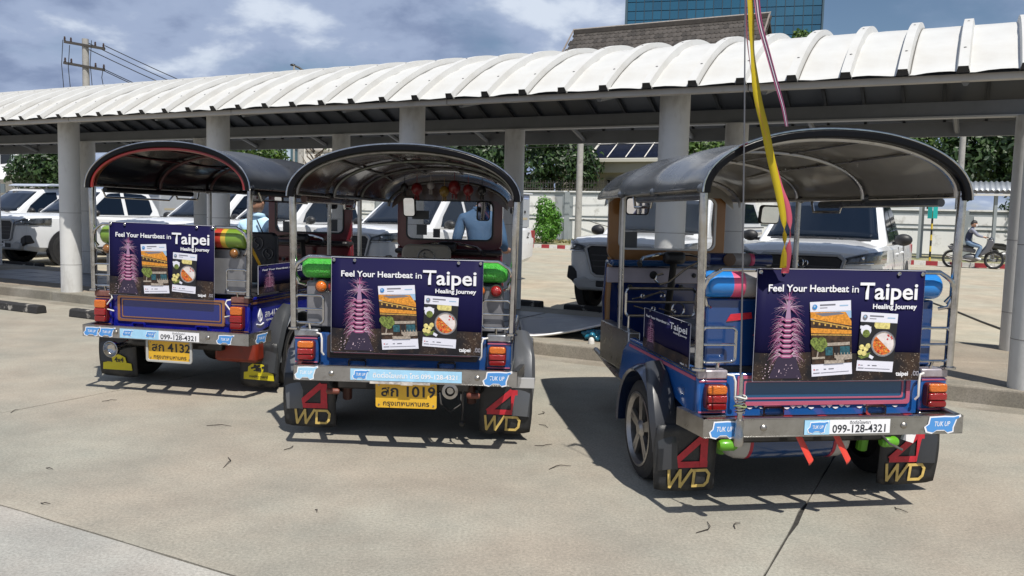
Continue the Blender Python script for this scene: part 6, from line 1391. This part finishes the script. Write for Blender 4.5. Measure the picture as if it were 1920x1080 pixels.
# bare tree
bt = thing('bare_tree', 'leafless pruned tree in front of the pale building, above the green roll tuk tuk', 'tree', (-9.35, 40, 0), 0, None)
g = G().tube([(0, 0, 0), (.03, 0, 2.0), (0, 0, 3.6)], [.11, .09, .06], 8); r = random.Random(8)
for i in range(11):
    z = 3.0 + i * .11; s = r.choice((-1, 1)); g.tube([(0, 0, z), (s * r.uniform(.2, .4), r.uniform(-.2, .2), z + .3), (s * r.uniform(.4, .8), r.uniform(-.3, .3), z + r.uniform(.6, .9))], [.045, .03, .012], 6)
g.done('trunk', bark, bt, smooth=60); o = bpy.data.objects.new('crown', crown_mesh('crown', [(.6, 0, 4.5, .5, .3), (.2, 0, 4.7, .5, .2)], 160, .12, leaf_m, 33)); COL.objects.link(o); o.parent = bt

# poles, lamps, wires ---------------------------------------------------------------------------------------
polem = mat('pole_concrete', (.34, .33, .31), .8, var=.12, vscale=4, dirt=((.20, .19, .17), 3, .55, .7)); wirem = mat('wire_black', (.015, .015, .016), .5)
def pole(label, loc, h, r0=.15, r1=.11):
    T = thing('utility_pole', label, 'pole', loc, 0, 'concrete poles'); G().tube([(0, 0, 0), (0, 0, h)], [r0, r1], 12).done('shaft', polem, T); return T
pole('grey concrete pole standing in front of the white wall', S3(-5.75, 31.2), 9.0, .17, .14)
pole('grey concrete pole behind the shed roof, above the rider', S3(11.0, 33.4), 8.0, .14, .11)
pole('slim grey pole in front of the pale building, left of the green roll tuk tuk', (-10.25, 41, 0), 7.0, .17, .14)
p = pole('tall power pole with two crossarms and insulators above the walkway roof at left', (-20.95, 42, 0), 9.35, .20, .15)
arms = G()
for z, dx0, dx1, sl in ((9.02, -.95, 1.02, -.09), (8.02, -1.0, 1.0, -.10)):
    cr = G().box(((dx0 + dx1) / 2, -.15, z), (dx1 - dx0, .10, .12), (0, .15, 0)).done('crossarm', mat('crossarm_dark', (.05, .045, .04), .7), p, smooth=0)
    for x in (-.92, -.62, .55, .95):
        zz = z - x * .15; G().lathe((x, -.15, zz + .05), (0, 0, 1), [(.03, 0), (.06, .04), (.03, .07), (.06, .11), (.03, .14), (.05, .18), (.01, .22)], 10).done('insulator', mat('insulator_brown', (.06, .035, .03), .3), p)
for x, z0, z1 in ((-.98, 9.25, 6.9), (-.66, 9.0, 6.9), (.40, 9.25, 7.0), (.95, 8.0, 7.0)): G().tube([(x, -.2, z0), (x - .06, -.25, (z0 + z1) / 2), (x, -.2, z1)], .018, 5).done('drop_cable', wirem, p)
def wire(label, pts, r=.02):
    o = G().tube(pts, r, 5).done('overhead_wire', wirem); return tag(o, label, 'wire', 'overhead power lines')
for k_, (x0, z0, x1, z1) in enumerate(((-20.0, 9.05, -14.4, 6.75), (-20.9, 9.2, -14.9, 6.55), (-20.9, 8.9, -15.3, 6.45), (-20.4, 8.0, -17.2, 6.5), (-20.0, 7.9, -16.8, 6.5))):
    wire(('topmost sagging power line from the tall pole upper arm', 'second sagging power line from the upper arm, thick', 'third sagging power line from the upper arm, lowest there', 'upper of two power lines from the tall pole lower arm', 'lower of two power lines from the tall pole lower arm')[k_], [(x0 + (x1 + 6 - x0) * t, 42 + 8 * t, z0 + (z1 - 1 - z0) * t - 1.1 * sin(pi * t) * .6) for t in [i / 12 for i in range(13)]], .022)
sl = thing('street_lamp', 'small black lamp head poking above the walkway roof', 'street lamp', (-12.9, 50, 0)); G().tube([(0, 0, 0), (0, 0, 9.2), (.0, 0, 9.7)], .06, 8).done('shaft', polem, sl)
G().tube([(0, 0, 9.65), (.25, 0, 9.55), (.75, 0, 9.25)], [.05, .06, .05], 8).sph((-.08, 0, 9.68), (.16, .1, .07), 10, 6).done('lamp_head', blackp, sl)
for k_, (z, b0) in enumerate(((4.6, 31.3), (4.9, 31.4))): wire(('lower thin line strung in front of the dark wall trees', 'upper thin line strung in front of the dark wall trees')[k_], [tuple(site(-30 + 36 * t, b0, z + .8 - 1.2 * sin(pi * t) * .5)) for t in [i / 14 for i in range(15)]], .014)
wire('loose cable slung low along the white wall', [tuple(site(-6 + 5 * t, 32.4, 1.25 - .45 * sin(pi * t))) for t in [i / 14 for i in range(15)]], .018)
wire('stay wire from the wall up past the solar panels', [tuple(site(-5.1 - 2.4 * t, 32.3 + 3 * t, 3.2 + 2.8 * t)) for t in (0, 1)], .012)
# green sign board on a striped post
sg_ = thing('sign_post', 'turquoise folded sign board on a yellow and black striped post', 'sign', site(10.3, 26.1), -TH)
g = G()
for i in range(9): g.cyl((0, 0, .05 + i * .2), (0, 0, .25 + i * .2), .035, 10, m=i % 2)
g.done('post', [mat('post_yellow', (.60, .42, .03), .5), blackp], sg_, smooth=30)
for s in (-1, 1): G().box((s * .085, -.05, 1.93), (.15, .02, .60), (0, 0, s * .35)).done('sign_board', mat('sign_turquoise', (.012, .36, .33), .4), sg_, smooth=0)
# metal shed
sh_ = thing('metal_shed', 'open shed with corrugated grey roof behind the motorbikes', 'shed', site(12.2, 29.4), -TH)
cor = mat('corrugated_grey', (.34, .36, .38), .45, .4, var=.08, vscale=2)
G().grid(lambda u, v: (-3 + 9 * u, -1.2 + 2.2 * v, 2.72 + .42 * v + .028 * sin(u * 2 * pi * 50)), 300, 1).done('roof_sheet', cor, sh_, smooth=60, solid=.004)
G().boxb(-3, 6, -1.22, -1.14, 2.52, 2.60).done('gutter', whik, sh_, smooth=0); G().boxb(-3, 6, -1.10, -1.04, 2.62, 2.74).boxb(-3, 6, .92, .98, 2.95, 3.05).done('purlin', darksteel, sh_, smooth=0)
for x in (-2.4, .1, 2.6, 5.0):
    for y in (-1.05, .9): G().boxb(x - .05, x + .05, y - .05, y + .05, 0, 2.7).done('post', wallg, sh_, smooth=0)
# buildings -------------------------------------------------------------------------------------------------
bei = mat('house_beige', (.34, .32, .255), .75, var=.05, vscale=1.5); bed_ = mat('house_beige_dark', (.20, .185, .15), .75); wind = mat('window_dark', (.012, .014, .016), .15, coat=.4)
hs = thing('house', 'beige house behind the wall with solar panels on its lean-to roof', 'house', site(-6.6, 40), -TH)
G().boxb(-2.2, 6, 0, 6, 0, 4.2).done('wall', bei, hs, smooth=0); G().boxb(-2.35, 2.5, -.75, .2, 4.62, 4.80).boxb(-2.2, 2.4, -.5, .1, 4.0, 4.62, m=1).done('fascia', [mat('cream_fascia', (.56, .54, .46), .6), bei], hs, smooth=0)
rf = G().add([(-2.35, -.70, 4.78), (2.5, -.70, 4.78), (2.5, 2.6, 6.7), (-2.35, 2.6, 6.7)], [(0, 1, 2, 3)]).done('roof', mat('roof_cream', (.50, .49, .44), .6), hs, smooth=0, solid=.05)
pvm = mat('solar_cell', (.012, .016, .032), .12, coat=.5, var=.2, vscale=3)
for i in range(4):
    x0 = -2.15 + i * 1.16
    pv = G().add([(x0, -.66, 4.86), (x0 + 1.08, -.66, 4.86), (x0 + 1.08, 2.4, 6.64), (x0, 2.4, 6.64)], [(0, 1, 2, 3)]).done('solar_panel', pvm, rf, smooth=0, solid=.03)
    G().tube([(x0 + 1.12, -.66, 4.89), (x0 + 1.12, 2.4, 6.67)], .035, 4).done('panel_frame', whik, rf, smooth=0)
G().tube([(-2.2, .80, 5.80), (2.4, .80, 5.80)], .02, 4).done('panel_frame', whik, rf, smooth=0)
ws_ = G().boxb(-1.25, -.15, -.06, 0, 3.05, 3.62).done('window', wind, hs, smooth=0); G().ring(rrect(-1.3, -.10, 3.0, 3.67, .01, 1), rrect(-1.22, -.18, 3.08, 3.59, .01, 1), 'xz', -.09, -.055).done('frame', bed_, ws_, smooth=0)
w2 = G().boxb(.55, 1.35, -.04, 0, 3.2, 3.75).done('window', bwhite, hs, smooth=0)
G().ring(rrect(.48, 1.42, 3.14, 3.82, .01, 1), rrect(.56, 1.34, 3.22, 3.74, .01, 1), 'xz', -.08, -.03).boxb(.64, .90, -.06, -.045, 3.50, 3.68).boxb(1.0, 1.26, -.06, -.045, 3.50, 3.68).boxb(.64, .74, -.06, -.045, 3.30, 3.42).boxb(.80, .92, -.06, -.045, 3.28, 3.42).boxb(1.0, 1.10, -.06, -.045, 3.30, 3.42).boxb(1.16, 1.28, -.06, -.045, 3.28, 3.42).done('frame', blackp, w2, smooth=0)
# tiled gable roof of the traditional house
th_ = thing('tiled_house', 'traditional house with steep brown tiled roof rising above the white walkway roof', 'house', site(-6.4, 41.6), -TH)
G().boxb(-6.2, 6.2, 1.2, 8.0, 0, 9.2).done('wall', bei, th_, smooth=0)
tl = [mat('tile_brown', (.048, .041, .035), .8, var=.3, vscale=3), mat('tile_grey', (.066, .057, .050), .8, var=.3, vscale=3), mat('tile_umber', (.034, .029, .025), .8, var=.3, vscale=3)]
tmesh = []
for m in tl: tmesh.append(G().add([(.142, .36, .36), (-.142, .36, .36), (-.142, 0, .075), (-.07, -.055, .020), (.07, -.055, .020), (.142, 0, .075), (.142, .36, .31), (-.142, .36, .31), (-.142, 0, .0), (-.07, -.055, -.055), (.07, -.055, -.055), (.142, 0, .0)], [(0, 1, 2, 3, 4, 5), (6, 11, 10, 9, 8, 7), (1, 7, 8, 2), (2, 8, 9, 3), (3, 9, 10, 4), (4, 10, 11, 5), (5, 11, 6, 0)]).mesh('roof_tile', m, 0))
tr = random.Random(5)
tiles = G(); rfo = G().prism([(-.35, 9.35), (4.6, 13.86), (4.6, 13.7), (-.2, 9.2)], 'yz', -6.45, 6.45).done('roof', tl[2], th_, smooth=0)
cnt = 0
for row in range(12, 6, -1):
    for c in range(43):
        o = link(tmesh[tr.choice((0, 0, 1, 1, 2))], 'roof_tile', rfo, (-6.3 + c * .298 + (row % 2) * .149, -.42 + row * .345 + .02, 9.38 + row * .330 + .02)); cnt += 1
tm2 = G()
for row in range(0, 7):
    for c in range(43):
        x = -6.3 + c * .298 + (row % 2) * .149; y = -.40 + row * .345; z = 9.36 + row * .330
        tm2.add([(x - .142, y, z + .06), (x + .142, y, z + .06), (x + .142, y + .36, z + .36), (x - .142, y + .36, z + .36)], [(0, 1, 2, 3)], tr.choice((0, 1, 2)))
o = tm2.done('roof_tile', tl, rfo, smooth=0); o['kind'] = 'stuff'
G().tube([(-6.5, 3.98, 13.88), (6.5, 3.98, 13.88)], .07, 8).done('ridge', mat('ridge_pale', (.30, .27, .24), .7, var=.2), th_)
for s in (-1, 1):
    G().prism([(-.35, 9.30), (3.95, 13.85), (4.05, 13.98), (-.38, 9.48)], 'yz', min(s * 6.42, s * 6.52), max(s * 6.42, s * 6.52)).done('bargeboard', mat('bargeboard', (.20, .17, .15), .7), th_, smooth=0)
G().prism([(3.9, 13.85), (8.6, 9.3), (8.6, 9.2), (3.9, 13.6)], 'yz', -6.45, 6.45).done('roof', tl[0], th_, smooth=0)
for s in (-1, 1): G().prism([(.5, 9.2), (7.7, 9.2), (4.0, 13.4)], 'yz', min(s * 6.15, s * 6.25), max(s * 6.15, s * 6.25)).done('gable', bed_, th_, smooth=0)
# glass office tower
tw = thing('glass_tower', 'blue glass office tower rising behind the tiled roof', 'tower', site(-30.9, 150), -TH + .25)
core = mat('tower_core', (.010, .045, .085), .3); pane = [mat('tower_glass_%s' % k, c, .10, coat=.6, spec=.8) for k, c in (('blue', (.010, .085, .155)), ('teal', (.011, .094, .170)), ('deep', (.009, .074, .138)))]
mull = mat('tower_mullion', (.035, .07, .10), .5)
G().boxb(-17.3, 17.3, .2, 26, 0, 62).done('core', core, tw, smooth=0)
pmesh = [G().boxb(-.72, .72, 0, .15, 0, 1.52).mesh('pane', m, 0) for m in pane]
tr = random.Random(2)
for r_ in range(9):
    for c in range(22):
        link(pmesh[tr.choice((0, 0, 0, 1, 1, 2))], 'pane', tw, (-16.5 + c * 1.571, 0, 31.5 + r_ * 1.66))
g = G()
for c in range(23): g.boxb(-17.28 + c * 1.571 - .05, -17.28 + c * 1.571 + .05, -.06, .2, 20, 62)
g.done('mullion', mull, tw, smooth=0)['kind'] = 'stuff'
g = G().boxb(-17.3, 17.3, -.10, .2, 46.5, 62, 0)
g.done('upper_glazing', pane[0], tw, smooth=0); G().boxb(-17.7, -17.3, -.2, 26, 0, 62).done('edge_fin', mat('tower_edge', (.06, .10, .13), .4), tw, smooth=0)
G().boxb(17.3, 17.6, -.2, 26, 0, 62).done('edge_fin', MATS['tower_edge'], tw, smooth=0)
# pale buildings at left and behind
lb = thing('white_building', 'white building with dark tall windows and a pale awning at the left edge', 'building', (-33, 50, 0), 0)
G().boxb(-7, 4.4, 0, 8, 0, 7).done('wall', mat('bldg_white', (.66, .66, .65), .6, var=.04), lb, smooth=0)
for i in range(9): wv = G().boxb(-6.6 + i * 1.2, -5.95 + i * 1.2, -.05, 0, 3.3, 6.2).done('window', wind, lb, smooth=0); G().boxb(-5.9 + i * 1.2, -5.75 + i * 1.2, -.15, 0, 3.0, 6.6).done('fin', mat('fin_grey', (.35, .40, .42), .5), lb, smooth=0)
G().grid(lambda u, v: (-6 + 10.6 * u - .5 * v, -.3 - 2.2 * (1 - v), 2.6 + 1.0 * v + .05 * sin(u * 40)), 40, 2).done('awning', mat('awning_white', (.68, .68, .70), .6), lb, smooth=60, solid=.02)
G().boxb(-6, 4.6, -2.4, -2.3, 1.9, 2.4).done('awning_beam', mat('awning_beam', (.12, .15, .17), .5), lb, smooth=0)
mb = thing('pale_building', 'pale building with white corner seen between the two left tuk tuk roofs', 'building', (-11.4, 52, 0), 0)
G().boxb(-1.6, 6, 0, 7, 0, 8).done('wall', mat('bldg_pale', (.60, .575, .54), .7, var=.05), mb, smooth=0); G().boxb(-2.3, -1.6, .3, 6, 0, 8).done('glazing', mat('bldg_glass', (.06, .11, .13), .2, coat=.4), mb, smooth=0)
for z in (4.9, 5.3): G().boxb(-1.3, 6, -.08, 0, z, z + .12).done('band', mat('bldg_band', (.34, .31, .28), .7), mb, smooth=0)
for x in (1.0, 3.6): wv = G().boxb(x, x + 1.3, -.06, 0, 3.2, 4.6).done('window', wind, mb, smooth=0)

# ---------------------------------------------------------------- small things on and by the walkway
def brd(u, v):
    fa, fb = Vector((7.40 + .95 * u, .08 + .36 * u, .012 + .235 * max(0, u - .12) ** 1.35)), Vector((6.72 + 1.15 * u, 1.30 + .55 * u, .012 + .07 * u))
    p = fa.lerp(fb, v); p.z += .010 * sin(u * 8 + v * 5) * v; return tuple(p)
bd = thing('grey_board', 'large grey sheet lying on the walkway with one corner curling up', 'sheet', site(0, 0, .128), -TH)
G().grid(brd, 24, 12).done('board_sheet', mat('board_grey', (.20, .20, .225), .45, var=.15, vscale=2, dirt=((.30, .30, .32), 3, .55, .7)), bd, smooth=60, solid=.010)
G().tube([tuple(Vector(brd(i / 24, 0)) + Vector((0, -.006, 0))) for i in range(25)], .014, 6).done('board_edge', mat('board_edge_white', (.72, .72, .72), .5), bd, smooth=60)
bg_ = G(); rb_ = random.Random(6)
def bagf(u, v):
    th = pi * v; ph = 2 * pi * u; k_ = 1 + .22 * sin(5 * ph + 3 * th) * sin(th) + .12 * cos(9 * ph - 4 * th); return (.13 * sin(th) * cos(ph) * k_, .10 * sin(th) * sin(ph) * k_, .055 + .055 * cos(th) * k_)
bg_.grid(bagf, 40, 18); bb = bg_.done('plastic_bag', mat('bag_turquoise', (.012, .14, .23), .25, coat=.3, var=.4, vscale=18), smooth=60); at_site(bb, 8.15, .30, .125); tag(bb, 'crumpled turquoise plastic bag tucked under the curled grey sheet', 'bag')
st_ = G().lathe((0, 0, 0), (0, 0, 1), [(.032, 0), (.031, .03), (.026, .052), (.016, .066), (.004, .07)], 14).done('white_stub', mat('stub_white', (.60, .59, .56), .7), smooth=60); at_site(st_, 8.22, .02, .13); tag(st_, 'small white rounded stub standing on the kerb beside the turquoise bag', 'stub')
twm = mat('twig_brown', (.030, .022, .016), .8)
TW = [(-1.88, 5.41, .16), (-1.58, 4.63, .20), (.30, 4.68, .15), (.22, 5.15, .12), (.23, 5.62, .10), (-2.45, 4.44, .05), (.91, 3.81, .17), (1.08, 3.84, .09), (1.96, 4.12, .08), (-2.89, 6.05, .10), (-3.35, 5.67, .09), (-2.18, 3.91, .05), (.23, 6.0, .10), (-1.30, 4.95, .10), (-.9, 3.9, .04), (2.6, 3.6, .07)]
rr = random.Random(12)
TWL = ['bent twig on bare concrete left of the green roll tuk tuk, nearer to it', 'long twig on bare concrete in front of the green roll tuk tuk left flap', 'forked twig in front of the gap between the middle and right tuk tuks', 'short twig just right of the middle tuk tuk right mud flap', 'tiny twig right of the middle tuk tuk, level with its rear wheel',
       'speck of twig close to the long slab joint, leftmost of two', 'curved twig below the light blue tuk tuk left mud flap', 'hooked twig below the light blue tuk tuk, left of the slab joint', 'curled twig below the light blue tuk tuk, right of the slab joint', 'twig beside the shadow of the dark blue tuk tuk left flap', 'twig near the cross joint at the left picture edge', 'speck of twig close to the long slab joint, rightmost of two',
       'twig in the gap between tuk tuks nearest the kerb', 'twig just below the middle tuk tuk bumper shadow', 'crumb of twig in the bare middle of the nearest slab', 'twig alone on the slab at the bottom right']
for i, (x, y, ln) in enumerate(TW):
    a = rr.uniform(-1.5, 1.5); d = Vector((cos(a), sin(a), 0)); n_ = Vector((-sin(a), cos(a), 0)); k_ = rr.choice((-1, 1)) * rr.uniform(.15, .6)
    o = G().tube([tuple(-d * ln * .5), tuple(-d * ln * .1 + n_ * ln * k_ * .45 + Vector((0, 0, .004))), tuple(d * ln * .08 + n_ * ln * k_ * .40 + Vector((0, 0, .008))), tuple(d * ln * .5 + n_ * ln * .1)], [.0018, .0026, .0024, .0012], 6).done('twig', twm, smooth=60)
    o.location = (x, y, .003); tag(o, TWL[i], 'twig', 'twigs scattered on the concrete')

cb_ = G().tube([(8.16, 17.52, .012), (7.65, 15.56, .010), (7.30, 13.93, .012), (6.93, 12.47, .010), (6.70, 11.45, .012), (6.62, 11.0, .010)], .016, 6).done('loose_cable', wirem, smooth=60)
tag(cb_, 'dark cable lying across the sunlit lot behind the right hand pillars', 'cable')
